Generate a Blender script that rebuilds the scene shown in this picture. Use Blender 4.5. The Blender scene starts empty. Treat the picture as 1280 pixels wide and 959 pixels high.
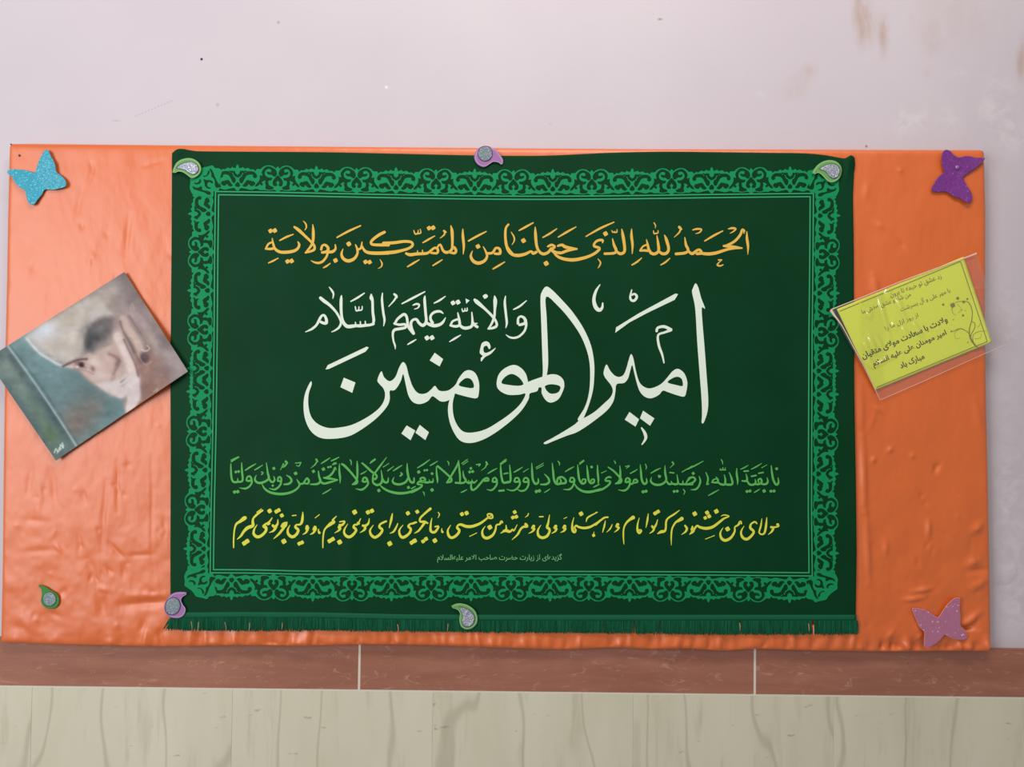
import bpy, bmesh, math, random
import numpy as np
from mathutils import Vector, Matrix
from mathutils.geometry import tessellate_polygon

# ------------------------------------------------------------------ camera
F, DIST, CAM_Z = 967.0, 1.42, 1.50
PITCH, ROLL = math.radians(1.36), math.radians(0.66)
scene = bpy.context.scene
cam_data = bpy.data.cameras.new('camera')
cam_data.sensor_width = 36.0
cam_data.lens = 36.0 * F / 1280.0
cam_data.clip_start = 0.05
cam = bpy.data.objects.new('camera', cam_data)
scene.collection.objects.link(cam)
RM = Matrix.Rotation(math.pi / 2 + PITCH, 3, 'X') @ Matrix.Rotation(ROLL, 3, 'Z')
cam.matrix_world = Matrix.Translation((0, -DIST, CAM_Z)) @ RM.to_4x4()
scene.camera = cam

# ------------------------------------------------------------------ light and exposure
world = bpy.data.worlds.new('world'); scene.world = world
world.use_nodes = True
world.node_tree.nodes['Background'].inputs[0].default_value = (0.92, 0.89, 0.86, 1)
world.node_tree.nodes['Background'].inputs[1].default_value = 0.31

def area(name, loc, target, sx, sy, power, col):
    l = bpy.data.lights.new(name, 'AREA'); l.shape = 'RECTANGLE'
    l.size, l.size_y, l.energy, l.color = sx, sy, power, col
    o = bpy.data.objects.new(name, l); scene.collection.objects.link(o)
    o.location = loc
    o.rotation_euler = (Vector(target) - Vector(loc)).to_track_quat('-Z', 'Y').to_euler()
    return o
area('window_light', (-2.35, -2.5, 1.75), (-0.3, 0, 1.4), 1.5, 1.9, 61, (0.94, 0.99, 1.0))
area('ceiling_light', (0.15, -1.25, 3.3), (0.1, -0.25, 1.3), 1.5, 0.5, 28, (1.0, 0.94, 0.86))
scene.view_settings.view_transform = 'Standard'
scene.view_settings.look = 'None'
scene.view_settings.gamma = 1.0
scene.view_settings.use_curve_mapping = False
scene.view_settings.exposure = 0.0

# ------------------------------------------------------------------ helpers
rng = np.random.RandomState(7)
random.seed(7)
RN = np.array(RM)
def P(px, py, d):
    """wall coordinates of measured points: lies on the plane d metres in front of the wall"""
    px = np.asarray(px, float); py = np.asarray(py, float); d = np.asarray(d, float)
    px, py, d = np.broadcast_arrays(px, py, d)
    v = np.stack([(px - 640.0) / F, -(py - 479.5) / F, -np.ones_like(px)], -1) @ RN.T
    t = (DIST - d) / v[..., 1]
    return np.stack([v[..., 0] * t, -d, CAM_Z + v[..., 2] * t], -1)

def sl(c):
    return tuple(((x / 255) / 12.92 if x / 255 <= .04045 else ((x / 255 + .055) / 1.055) ** 2.4) for x in c) + (1.0,)

def tag(o, label=None, cat=None, group=None, kind=None):
    if label: o['label'] = label
    if cat: o['category'] = cat
    if group: o['group'] = group
    if kind: o['kind'] = kind
    return o

def mesh_obj(name, verts, faces, mat, parent=None, smooth=False):
    me = bpy.data.meshes.new(name)
    me.from_pydata([tuple(v) for v in verts], [], [tuple(int(i) for i in f) for f in faces])
    if smooth:
        me.polygons.foreach_set('use_smooth', [True] * len(me.polygons))
    for m in (mat if isinstance(mat, (list, tuple)) else [mat]): me.materials.append(m)
    me.update()
    o = bpy.data.objects.new(name, me); scene.collection.objects.link(o)
    if parent is not None: o.parent = parent
    return o

def empty(name, loc):
    o = bpy.data.objects.new(name, None); scene.collection.objects.link(o)
    o.location = loc; o.empty_display_size = 0.02
    return o

def reparent_keep(o, parent):
    o.parent = parent
    o.matrix_parent_inverse = Matrix.Translation(-Vector(parent.location))

def cat_rom(pts, n=5, closed=False):
    """Catmull-Rom through rows of any width"""
    p = np.asarray(pts, float)
    if len(p) < 3 and not closed: return p if len(p) > 2 else np.stack([p[0] + (p[-1] - p[0]) * t for t in np.linspace(0, 1, 5)])
    out = []
    m = len(p); rngi = range(m) if closed else range(m - 1)
    for i in rngi:
        if closed: a, b, c, d = p[(i - 1) % m], p[i], p[(i + 1) % m], p[(i + 2) % m]
        else: a, b, c, d = p[max(i - 1, 0)], p[i], p[i + 1], p[min(i + 2, m - 1)]
        for k in range(n):
            t = k / n
            out.append(.5 * ((2 * b) + (c - a) * t + (2 * a - 5 * b + 4 * c - d) * t * t + (3 * b - a - 3 * c + d) * t ** 3))
    if not closed: out.append(p[-1])
    return np.array(out)

class Ink:
    """flat print: shapes in measured coordinates, each a hair above the last"""
    def __init__(s): s.v = []; s.f = []; s.m = []; s.layer = 0; s.lift = 0
    def poly(s, pts, mat=0):
        pts = [tuple(p[:2]) for p in pts]
        tri = tessellate_polygon([[Vector((x, y, 0)) for x, y in pts]])
        b = len(s.v); s.layer += 1
        s.v += [(x, y, s.layer + s.lift * mat) for x, y in pts]
        for t in tri:
            (x0, y0), (x1, y1), (x2, y2) = (pts[i] for i in t)
            a = (x1 - x0) * (y2 - y0) - (x2 - x0) * (y1 - y0)
            if abs(a) < 1e-9: continue
            s.f.append(tuple(b + i for i in (t if a < 0 else t[::-1]))); s.m.append(mat)
    def stroke(s, pts, mat=0, n=4, cap=True):
        c = cat_rom(pts, n); s.layer += 1
        d = np.gradient(c[:, :2], axis=0); L = np.hypot(d[:, 0], d[:, 1]) + 1e-9
        nx, ny = -d[:, 1] / L, d[:, 0] / L
        w = np.maximum(c[:, 2], .25) / 2
        b = len(s.v); k = len(c)
        for i in range(k):
            s.v.append((c[i, 0] + nx[i] * w[i], c[i, 1] + ny[i] * w[i], s.layer))
            s.v.append((c[i, 0] - nx[i] * w[i], c[i, 1] - ny[i] * w[i], s.layer))
        for i in range(k - 1):
            q = b + 2 * i
            s.f.append((q, q + 1, q + 3, q + 2)); s.m.append(mat)
        if cap:
            for i, sg in ((0, -1), (k - 1, 1)):
                bb = len(s.v); r = w[i]
                a0 = math.atan2(ny[i], nx[i])
                for j in range(6):
                    a = a0 - sg * math.pi * j / 5
                    s.v.append((c[i, 0] + r * math.cos(a), c[i, 1] + r * math.sin(a), s.layer))
                s.f.append(tuple(bb + j for j in (range(6) if sg > 0 else range(5, -1, -1)))); s.m.append(mat)
    def dot(s, x, y, r, mat=0, rot=.25):
        s.poly([(x + r * q * math.cos(a + rot), y + r * q * math.sin(a + rot)) for a, q in
                [(i * math.pi / 4, 1.0 if i % 2 == 0 else .80) for i in range(8)]], mat)
    def block(s, ox, oy, sc, text, mat=0, wmul=1.0):
        for st in text.replace('\n', ';').split(';'):
            st = st.strip()
            if not st: continue
            if st[0] == 'D':
                x, y, r = map(float, st[1:].split(',')); s.dot(ox + x / sc, oy + y / sc, r * .60 / sc, mat); continue
            if st[0] in 'CHPQ':
                p = [tuple(map(float, t.split(','))) for t in st[1:].split()]
                p = [(ox + x / sc, oy + y / sc) for x, y in p]
                if st[0] in 'CH': p = cat_rom(p, 4, True)
                s.poly(p, 1 if st[0] in 'HQ' else mat); continue
            w = 16; pts = []
            for t in st.split():
                q = list(map(float, t.split(',')))
                if len(q) > 2: w = q[2]
                pts.append((ox + q[0] / sc, oy + q[1] / sc, w * wmul / sc))
            if len(pts) > 1: s.stroke(pts, mat)
    def build(s, name, mats, parent, surf, base, step=6.0, lay=4e-6):
        bm = bmesh.new()
        vs = [bm.verts.new(v) for v in s.v]
        for f, m in zip(s.f, s.m):
            try: bm.faces.new([vs[i] for i in f]).material_index = m
            except ValueError: pass
        if step:
            a = np.array([v[:2] for v in s.v]); lo = a.min(0); hi = a.max(0)
            for ax in (0, 1):
                k = math.ceil(lo[ax] / step) * step
                while k < hi[ax]:
                    co = (k, 0, 0) if ax == 0 else (0, k, 0); no = (1, 0, 0) if ax == 0 else (0, 1, 0)
                    bmesh.ops.bisect_plane(bm, geom=bm.verts[:] + bm.edges[:] + bm.faces[:], plane_co=co, plane_no=no)
                    k += step
        bm.verts.ensure_lookup_table()
        c = np.array([v.co[:] for v in bm.verts])
        w = P(c[:, 0], c[:, 1], surf(c[:, 0], c[:, 1]) + base + c[:, 2] * lay)
        for v, q in zip(bm.verts, w): v.co = q
        me = bpy.data.meshes.new(name); bm.to_mesh(me); bm.free()
        for m in mats: me.materials.append(m)
        me.polygons.foreach_set('use_smooth', [True] * len(me.polygons))
        o = bpy.data.objects.new(name, me); scene.collection.objects.link(o)
        if parent is not None: o.parent = parent
        return o

# value noise on arrays
_tab = rng.rand(256, 256)
def vnoise(x, y):
    xi = np.floor(x).astype(int); yi = np.floor(y).astype(int)
    fx = x - xi; fy = y - yi
    fx = fx * fx * (3 - 2 * fx); fy = fy * fy * (3 - 2 * fy)
    g = lambda a, b: _tab[a % 256, b % 256]
    return ((g(xi, yi) * (1 - fx) + g(xi + 1, yi) * fx) * (1 - fy) +
            (g(xi, yi + 1) * (1 - fx) + g(xi + 1, yi + 1) * fx) * fy) - .5
def fbm(x, y, o=3):
    r = 0; a = 1
    for k in range(o):
        r = r + a * vnoise(x * 2 ** k + 17 * k, y * 2 ** k + 31 * k); a *= .5
    return r
def seg_dist(x, y, x0, y0, x1, y1):
    dx, dy = x1 - x0, y1 - y0; L = dx * dx + dy * dy + 1e-9
    t = np.clip(((x - x0) * dx + (y - y0) * dy) / L, 0, 1)
    return np.hypot(x - x0 - t * dx, y - y0 - t * dy), t
def crease(x, y, x0, y0, x1, y1, w, amp):
    d, t = seg_dist(x, y, x0, y0, x1, y1)
    return amp * np.exp(-(d / w) ** 2) * (.35 + .65 * np.sin(np.pi * np.clip(t, .02, .98)))
def lerp_poly(pts):
    a = np.array(pts, float)
    return lambda v: np.interp(v, a[:, 0], a[:, 1])

# ------------------------------------------------------------------ materials
def nmat(name):
    m = bpy.data.materials.new(name); m.use_nodes = True
    nt = m.node_tree; b = nt.nodes['Principled BSDF']
    return m, nt, b
def N(nt, t, **kw):
    n = nt.nodes.new(t)
    for k, v in kw.items():
        if k.startswith('_'): setattr(n, k[1:], v)
        else: n.inputs[k.replace('_', ' ')].default_value = v
    return n
def coords(nt, scale=(1, 1, 1), random_off=False, kind='Object'):
    tc = N(nt, 'ShaderNodeTexCoord'); mp = N(nt, 'ShaderNodeMapping'); mp.inputs['Scale'].default_value = scale
    nt.links.new(tc.outputs[kind], mp.inputs[0])
    if random_off:
        oi = N(nt, 'ShaderNodeObjectInfo'); mu = N(nt, 'ShaderNodeMath', _operation='MULTIPLY'); mu.inputs[1].default_value = 37.0
        nt.links.new(oi.outputs['Random'], mu.inputs[0]); cx = N(nt, 'ShaderNodeCombineXYZ')
        nt.links.new(mu.outputs[0], cx.inputs[0]); nt.links.new(mu.outputs[0], cx.inputs[2])
        nt.links.new(cx.outputs[0], mp.inputs['Location'])
    return mp.outputs[0]
def noise(nt, vec, scale, detail=4, rough=.5, dist=0.0):
    n = N(nt, 'ShaderNodeTexNoise'); n.inputs['Scale'].default_value = scale; n.inputs['Detail'].default_value = detail
    n.inputs['Roughness'].default_value = rough; n.inputs['Distortion'].default_value = dist
    nt.links.new(vec, n.inputs['Vector']); return n.outputs[0]
def ramp(nt, fac, stops):
    r = N(nt, 'ShaderNodeValToRGB'); e = r.color_ramp.elements
    while len(e) < len(stops): e.new(.5)
    for el, (p, c) in zip(e, stops): el.position = p; el.color = c
    nt.links.new(fac, r.inputs[0]); return r.outputs[0]
def mixc(nt, fac, a, b):
    m = N(nt, 'ShaderNodeMix', _data_type='RGBA')
    for s, v in ((0, fac), (6, a), (7, b)):
        if hasattr(v, 'is_output') or isinstance(v, bpy.types.NodeSocket): nt.links.new(v, m.inputs[s])
        else: m.inputs[s].default_value = v
    return m.outputs[2]
def bump(nt, b, h, strength, dist=.001):
    n = N(nt, 'ShaderNodeBump'); n.inputs['Strength'].default_value = strength; n.inputs['Distance'].default_value = dist
    nt.links.new(h, n.inputs['Height']); nt.links.new(n.outputs[0], b.inputs['Normal'])
def plain(name, col, rough=.7, spec=.3):
    m, nt, b = nmat(name); b.inputs['Base Color'].default_value = sl(col)
    b.inputs['Roughness'].default_value = rough; b.inputs['Specular IOR Level'].default_value = spec
    return m
g1 = lambda v: (v, v, v, 1)

# ------------------------------------------------------------------ wall
m_wall, nt, b = nmat('lilac_wall_paint')
v = coords(nt)
base = ramp(nt, noise(nt, v, 1.6, 5, .6), [(.3, sl((202, 191, 201))), (.7, sl((210, 200, 208)))])
def spot(nt, v, px, py, sx, sz, gain=1.0):
    """soft patch around a place on the wall"""
    c = P(px, py, 0)
    mp = N(nt, 'ShaderNodeMapping'); mp.vector_type = 'POINT'
    mp.inputs['Scale'].default_value = (1 / sx, 0, 1 / sz)
    mp.inputs['Location'].default_value = (-c[0] / sx, 0, -c[2] / sz)
    nt.links.new(v, mp.inputs[0])
    ln = N(nt, 'ShaderNodeVectorMath', _operation='LENGTH'); nt.links.new(mp.outputs[0], ln.inputs[0])
    mr = N(nt, 'ShaderNodeMapRange'); mr.interpolation_type = 'SMOOTHSTEP'
    mr.inputs[1].default_value = 1.0; mr.inputs[2].default_value = 0.0; mr.inputs[4].default_value = gain
    nt.links.new(ln.outputs['Value'], mr.inputs[0]); return mr.outputs[0]
def mul(nt, a, c):
    m = N(nt, 'ShaderNodeMath', _operation='MULTIPLY', _use_clamp=True); nt.links.new(a, m.inputs[0])
    if isinstance(c, (int, float)): m.inputs[1].default_value = c
    else: nt.links.new(c, m.inputs[1])
    return m.outputs[0]
col = base
# brownish rubbed stains high on the wall
blot = ramp(nt, noise(nt, coords(nt, (1, 1, .45)), 26, 5, .6, .6), [(.34, g1(0)), (.55, g1(1))])
for (px, py, sx, sz, g) in ((1078, 20, .026, .085, .75), (1105, 42, .018, .06, .55), (1010, 88, .03, .022, .4), (990, 116, .04, .02, .35),
                            (1275, 80, .012, .045, .8), (1160, 92, .01, .02, .4), (1165, 50, .03, .05, .25), (1190, 15, .14, .10, .22), (1074, 4, .022, .10, .7), (1086, 30, .03, .06, .5), (1103, 50, .010, .05, .6), (1000, 100, .035, .03, .35), (1278, 70, .012, .06, .6)):
    col = mixc(nt, mul(nt, spot(nt, v, px, py, sx, sz, g), blot), col, sl((186, 160, 148)))
# greyish area and chalky peeled patches towards the right end of the wall
col = mixc(nt, spot(nt, v, 1330, 420, .35, .95, .5), col, sl((184, 174, 180)))
chalk = ramp(nt, noise(nt, v, 34, 6, .65, .8), [(.42, g1(0)), (.62, g1(.8))])
for (px, py, sx, sz, g) in ((1140, 148, .05, .04, .8), (1238, 140, .035, .04, .7), (1265, 170, .06, .07, .6), (1262, 400, .06, .12, .4),
                            (1265, 640, .06, .16, .6), (1268, 740, .05, .13, .8), (1200, 95, .03, .02, .5), (950, 118, .02, .01, .5), (1130, 158, .03, .03, .6), (1185, 150, .05, .045, .5), (1250, 120, .06, .09, .4), (1260, 560, .05, .20, .4)):
    col = mixc(nt, mul(nt, spot(nt, v, px, py, sx, sz, g), chalk), col, sl((222, 215, 220)))
grime = ramp(nt, noise(nt, coords(nt, (1.0, 1, 1.0)), 15, 7, .7, 1.0), [(.56, g1(0)), (.72, g1(1))])
col = mixc(nt, mul(nt, spot(nt, v, 1275, 700, .10, .22, .45), grime), col, sl((160, 146, 152)))
# pencil scuff and tiny specks
def spotdot(px, py, r, c, g=1.0, sx=1.0):
    global col
    col = mixc(nt, spot(nt, v, px, py, r * sx / 680, r / 680, g), col, sl(c))
spotdot(348, 28, 3, (170, 160, 165)); spotdot(272, 131, 3.5, (175, 165, 172), .8); spotdot(483, 109, 3, (238, 234, 238))
spotdot(825, 24, 2.5, (150, 140, 142), .9, 2.0); spotdot(688, 155, 3, (190, 182, 186), .8); spotdot(1083, 183, 2.5, (110, 90, 80), .9)
for i in range(12):
    spotdot(170 + i * 4.0, 145 - i * 1.7, 1.5, (168, 158, 164), .55, 1.6)
spotdot(145, 151, 2, (176, 166, 170), .6, 4)
nt.links.new(col, b.inputs['Base Color'])
b.inputs['Roughness'].default_value = .55; b.inputs['Specular IOR Level'].default_value = .25
bump(nt, b, noise(nt, v, 45, 6, .6), .25, .0012)

m_grout = plain('white_grout', (214, 204, 190), .85)
m_red, nt, b = nmat('brown_red_travertine')
v = coords(nt, (1.0, 1, 7.0), True)
c0 = ramp(nt, noise(nt, v, 5, 6, .62, .5), [(.25, sl((142, 90, 72))), (.5, sl((156, 102, 84))), (.8, sl((172, 116, 97)))])
v2 = coords(nt, (1.0, 1, 2.6), True)
c1 = ramp(nt, noise(nt, v2, 28, 6, .75, 1.2), [(.57, g1(0)), (.68, g1(.6))])
nt.links.new(mixc(nt, c1, c0, sl((198, 152, 134))), b.inputs['Base Color'])
b.inputs['Roughness'].default_value = .42; b.inputs['Specular IOR Level'].default_value = .35
m_beige, nt, b = nmat('beige_veined_stone')
v = coords(nt, (1.0, 1, .30), True)
c0 = ramp(nt, noise(nt, v, 5, 6, .6, .3), [(.25, sl((196, 189, 166))), (.5, sl((208, 202, 180))), (.8, sl((216, 211, 192)))])
wv = N(nt, 'ShaderNodeTexWave', _wave_type='BANDS', _bands_direction='X', _wave_profile='SIN')
wv.inputs['Scale'].default_value = 2.6; wv.inputs['Distortion'].default_value = 11.0; wv.inputs['Detail'].default_value = 3.0
wv.inputs['Detail Scale'].default_value = 1.3; wv.inputs['Detail Roughness'].default_value = .6
nt.links.new(v, wv.inputs['Vector'])
vein = ramp(nt, wv.outputs['Fac'], [(.0, g1(.42)), (.012, g1(.12)), (.03, g1(0)), (1, g1(0))])
c1 = mixc(nt, vein, c0, sl((158, 150, 128)))
v3 = coords(nt, (1.0, 1, .12), True)
fine = ramp(nt, noise(nt, v3, 42, 4, .6, .3), [(.56, g1(0)), (.75, g1(.5))])
c2 = mixc(nt, fine, c1, sl((176, 168, 146)))
pit = ramp(nt, noise(nt, coords(nt, (1, 1, 2.6), True), 30, 3, .5), [(.70, g1(0)), (.76, g1(.55))])
nt.links.new(mixc(nt, pit, c2, sl((140, 132, 112))), b.inputs['Base Color'])
b.inputs['Roughness'].default_value = .40; b.inputs['Specular IOR Level'].default_value = .35

def box(name, x0, x1, z0, z1, y0, y1, mat, parent=None, bevel=0.0):
    bm = bmesh.new(); bmesh.ops.create_cube(bm, size=1)
    for q in bm.verts:
        q.co = ((x0 + x1) / 2 + q.co.x * (x1 - x0), (y0 + y1) / 2 + q.co.y * (y1 - y0), (z0 + z1) / 2 + q.co.z * (z1 - z0))
    if bevel: bmesh.ops.bevel(bm, geom=bm.edges[:], offset=bevel, segments=2, affect='EDGES')
    me = bpy.data.meshes.new(name); bm.to_mesh(me); bm.free(); me.materials.append(mat)
    o = bpy.data.objects.new(name, me); scene.collection.objects.link(o)
    if parent is not None: o.parent = parent
    return o

TH = .009
z_band0 = float(P(640, 865.6, TH)[2])       # underside of the red band
z_band1 = float(P(1260, 811.8, TH)[2])      # its upper edge, seen past the board
wall = box('wall_back', -2.6, 2.6, 0.0, 2.75, 0.0, 0.12, m_wall)
tag(wall, 'lilac painted plaster wall with brown stains and chalky peeled patches', kind='structure')
bed = box('grout', -2.6, 2.6, 0.0, z_band1 - .001, -TH + .0005, 0.0, m_grout, wall)
def xat(px, py): return float(P(px, py, TH)[0])
G = .0030
reds = [xat(449, 835), xat(943.5, 838)]; pit_ = reds[1] - reds[0]
k = -2
while reds[0] + k * pit_ < 2.6:
    a = max(reds[0] + k * pit_, -2.6); c = min(a + pit_, 2.6) if a > -2.6 else reds[0] + (k + 1) * pit_
    if c > -2.6: box('tile', a + G / 2, c - G / 2, z_band0 + .0012, z_band1, -TH, -.0005, m_red, wall, .0008)
    k += 1
bx = [xat(290, 900), xat(1042, 900)]; pb = (bx[1] - bx[0]) / 3
rowh = pb * 1.45
for r in range(3):
    zt = z_band0 - .0012 - r * rowh
    for k in range(-6, 8):
        a = bx[0] + k * pb; c = a + pb
        if c < -2.6 or a > 2.6: continue
        box('tile', max(a, -2.6) + .00018, min(c, 2.6) - .00018, max(zt - rowh + .0012, 0.0), zt, -TH, -.0005, m_beige, wall, .0002)

# ------------------------------------------------------------------ satin covered board
m_satin, nt, b = nmat('orange_satin')
v = coords(nt)
cc = ramp(nt, noise(nt, v, 3, 3, .5), [(.3, sl((220, 97, 20))), (.7, sl((227, 104, 26)))])
nt.links.new(cc, b.inputs['Base Color'])
b.inputs['Roughness'].default_value = .47; b.inputs['Specular IOR Level'].default_value = .48; b.inputs['IOR'].default_value = 1.9
b.inputs['Sheen Weight'].default_value = .10; b.inputs['Sheen Roughness'].default_value = .45
b.inputs['Sheen Tint'].default_value = (1.0, .80, .70, 1)
bump(nt, b, noise(nt, coords(nt, (1.0, 1, .30)), 75, 4, .6, .6), .30, .0012)

BD = .026                                   # how far the board's face stands off the wall
bl = lerp_poly([(178, 10.5), (270, 8.2), (340, 7), (430, 5), (560, 3), (700, 1.5), (806, -.5)])
br = lerp_poly([(186, 1231.5), (260, 1233.5), (400, 1233), (480, 1234), (600, 1236.5), (700, 1238.5), (815, 1240)])
bt = lerp_poly([(10, 179), (40, 179), (240, 181), (640, 184.5), (800, 185.5), (1232, 186.8)])
_bb = [(-1, 804), (60, 806.5), (130, 808), (200, 809.3), (300, 808), (380, 808.6), (450, 806.8), (520, 807.5), (600, 810), (690, 813), (730, 812.2),
       (770, 810.6), (815, 812.6), (860, 812), (905, 814.6), (945, 812.4), (1000, 814), (1060, 815), (1110, 815.6), (1180, 814.8), (1240, 815.2)]
bb = lerp_poly(cat_rom(_bb, 6))

CR = []
R2 = np.random.RandomState(21)
for (x0, y0, x1, y1, w, a) in [
    (162, 268, 157, 318, 3.5, -.0011), (103, 235, 95, 275, 4, -.0007), (112, 200, 117, 215, 3, -.0006), (180, 208, 204, 200, 2.5, -.0006),
    (46, 330, 40, 342, 5, -.0006), (118, 205, 108, 238, 3, -.0006),
    (40, 580, 35, 620, 4, -.0008), (65, 590, 70, 640, 4, -.0007), (102, 612, 107, 628, 4, -.0009), (133, 600, 127, 690, 3, -.0009),
    (147, 575, 147, 640, 2.4, -.0009), (190, 570, 190, 700, 2.4, -.0006), (98, 665, 100, 690, 4, -.0008), (137, 680, 156, 700, 3, -.0011),
    (160, 695, 190, 693, 3, -.0008), (110, 700, 122, 735, 6, -.0015), (122, 735, 132, 770, 7, -.0014), (120, 735, 140, 738, 4, .0010),
    (150, 757, 212, 752, 5, -.0022), (160, 745, 205, 744, 4, .0010), (175, 790, 182, 775, 4, -.0012), (195, 795, 210, 785, 4, -.0010),
    (74, 745, 84, 735, 4, -.0012), (62, 765, 75, 772, 4, -.0009), (30, 650, 60, 652, 4, -.0006), (28, 690, 70, 688, 4, -.0006),
    (50, 600, 46, 660, 5, .0007), (20, 770, 50, 790, 7, .0010),
    # puckers on the other side of the banner
    (1078, 545, 1080, 640, 4, .0016), (1082, 640, 1086, 730, 4, .0013), (1076, 480, 1077, 545, 4, .0008), (1110, 565, 1114, 560, 3, .0012),
    (1139, 572, 1141, 568, 3, .0009), (1160, 650, 1160, 672, 3, .0014), (1107, 675, 1107, 695, 3.5, .0010), (1090, 578, 1093, 572, 3, .0012),
    (1215, 665, 1226, 655, 5, .0016), (1210, 705, 1222, 700, 5, .0014), (1210, 715, 1235, 712, 4, -.0012), (1216, 735, 1236, 722, 5, .0012),
    (1140, 740, 1165, 735, 3, .0014), (1130, 750, 1155, 746, 3, .0014), (1205, 782, 1225, 765, 4, .0019), (1200, 784, 1222, 786, 3, -.0016),
    (1203, 792, 1222, 779, 3, -.0013), (1110, 790, 1116, 795, 8, .0014), (1146, 795, 1150, 798, 5, .0012), (1218, 500, 1226, 540, 6, .0008),
    (1092, 345, 1096, 372, 5, .0012), (1083, 230, 1083, 250, 4, .0006), (1105, 285, 1095, 280, 4, .0006), (1085, 540, 1096, 512, 3, .0004),
    (1150, 500, 1152, 560, 30, .0010), (1200, 610, 1175, 690, 22, .0014), (1120, 250, 1170, 300, 26, .0010), (25, 460, 28, 560, 14, .0010)]:
    CR.append((x0, y0, x1, y1, w, a))
x = 0                                        # gathers along the lower edge, where the satin is pulled round
while x < 1238:
    s = 1.0 if x < 230 else 1.45
    h = R2.uniform(10, 24) if x < 1070 else R2.uniform(6, 14)
    CR.append((x, 815, x + R2.uniform(-5, 5), 812 - h, R2.uniform(2.5, 6.5), R2.choice([-1, 1]) * R2.uniform(.0007, .0020) * s * (.5 if x < 120 else 1)))
    x += R2.uniform(7, 17)
for i in range(70):                          # small scattered dents
    xx = R2.uniform(12, 212) if i < 46 else R2.uniform(1080, 1232); yy = R2.uniform(560, 795) if R2.rand() < .7 else R2.uniform(200, 795)
    L = R2.uniform(3, 15); a = R2.normal(math.pi / 2, .5)
    CR.append((xx, yy, xx + L * math.cos(a), yy + L * math.sin(a), R2.uniform(2.0, 3.6), (-1 if R2.rand() < .6 else 1) * R2.uniform(.0003, .0008)))

def hs(x, y):
    r = .0016 * fbm(x / 60, y / 150, 2) + .0011 * fbm(x / 17 + 5, y / 34, 3)
    r = r + .0022 * fbm(x / 28 + 9, y / 28, 3) * np.clip((y - 540) / 180, 0, 1)
    return r
def h_satin(x, y):
    x = np.asarray(x, float); y = np.asarray(y, float)
    h = hs(x, y)
    for (x0, y0, x1, y1, w, a) in CR:
        if x0 > 1073 and w < 10: a = a * 1.9
        m = (x > min(x0, x1) - 3 * w) & (x < max(x0, x1) + 3 * w) & (y > min(y0, y1) - 3 * w) & (y < max(y0, y1) + 3 * w)
        if m.any(): h[m] += crease(x[m], y[m], x0, y0, x1, y1, w, a * 1.6)
    return h
nx_, ny_ = 640, 330
us = np.linspace(0, 1, nx_); vs_ = np.linspace(0, 1, ny_)
U, V = np.meshgrid(us, vs_)
yt0 = 180 + 7 * U; yb0 = 805 + 10 * U
Y0 = yt0 * (1 - V) + yb0 * V
xl = bl(Y0); xr = br(Y0)
X = xl * (1 - U) + xr * U
Y = bt(X) * (1 - V) + bb(X) * V
# rounded corners
for (cx, cy, sx, sy) in ((bl(180), bt(12), 1, 1), (1231.5, 186.8, -1, 1)):
    r = 4.0
    ax = (X - cx) * sx; ay = (Y - cy) * sy
    m = (ax < r) & (ay < r)
    kx = np.clip(1 - ax / r, 0, 1); ky = np.clip(1 - ay / r, 0, 1)
    X = np.where(m, X + sx * .29 * r * np.minimum(kx, ky) , X); Y = np.where(m, Y + sy * .29 * r * np.minimum(kx, ky), Y)
W = P(X, Y, BD)
edge = np.minimum(np.minimum(U * 1230, (1 - U) * 1230), np.minimum(V * 627, (1 - V) * 627))
h = h_satin(X.ravel(), Y.ravel()).reshape(X.shape)
W[..., 1] -= h * np.clip(edge / 3, 0, 1) - .0045 * np.exp(-edge / 2.2)
verts = list(W.reshape(-1, 3)); faces = []
idx = np.arange(nx_ * ny_).reshape(ny_, nx_)
for j in range(ny_ - 1):
    a = idx[j, :-1]; c = idx[j + 1, :-1]
    faces += list(zip(a, c, c + 1, a + 1))
loop = list(idx[0, :]) + list(idx[1:, -1]) + list(idx[-1, -2::-1]) + list(idx[-2:0:-1, 0])
prev = loop
for ydep in (.016, .0095):
    base = len(verts)
    for q in loop: verts.append(np.array([verts[q][0], -ydep, verts[q][2]]))
    new = list(range(base, base + len(loop)))
    for i in range(len(loop)):
        j = (i + 1) % len(loop); faces.append((prev[i], prev[j], new[j], new[i]))
    prev = new
faces.append(tuple(prev))
board = empty('notice_board', tuple(P(620, 500, 0)))
tag(board, 'long display board wrapped in wrinkled orange satin fixed to the lilac wall', 'board')
cover = mesh_obj('satin_cover', verts, faces, m_satin, smooth=True); reparent_keep(cover, board)
m_dark = plain('dark_iron', (70, 48, 40), .5, .5)
zb = sorted([float(P(600, 801, BD)[2]), float(P(600, 190, BD)[2])])
pan = box('backing_panel', float(P(14, 500, BD)[0]) + .01, float(P(1228, 500, BD)[0]) - .01, zb[0], zb[1], -.0135, -.0105, plain('board_fibre', (150, 120, 90)))
reparent_keep(pan, board)

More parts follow.
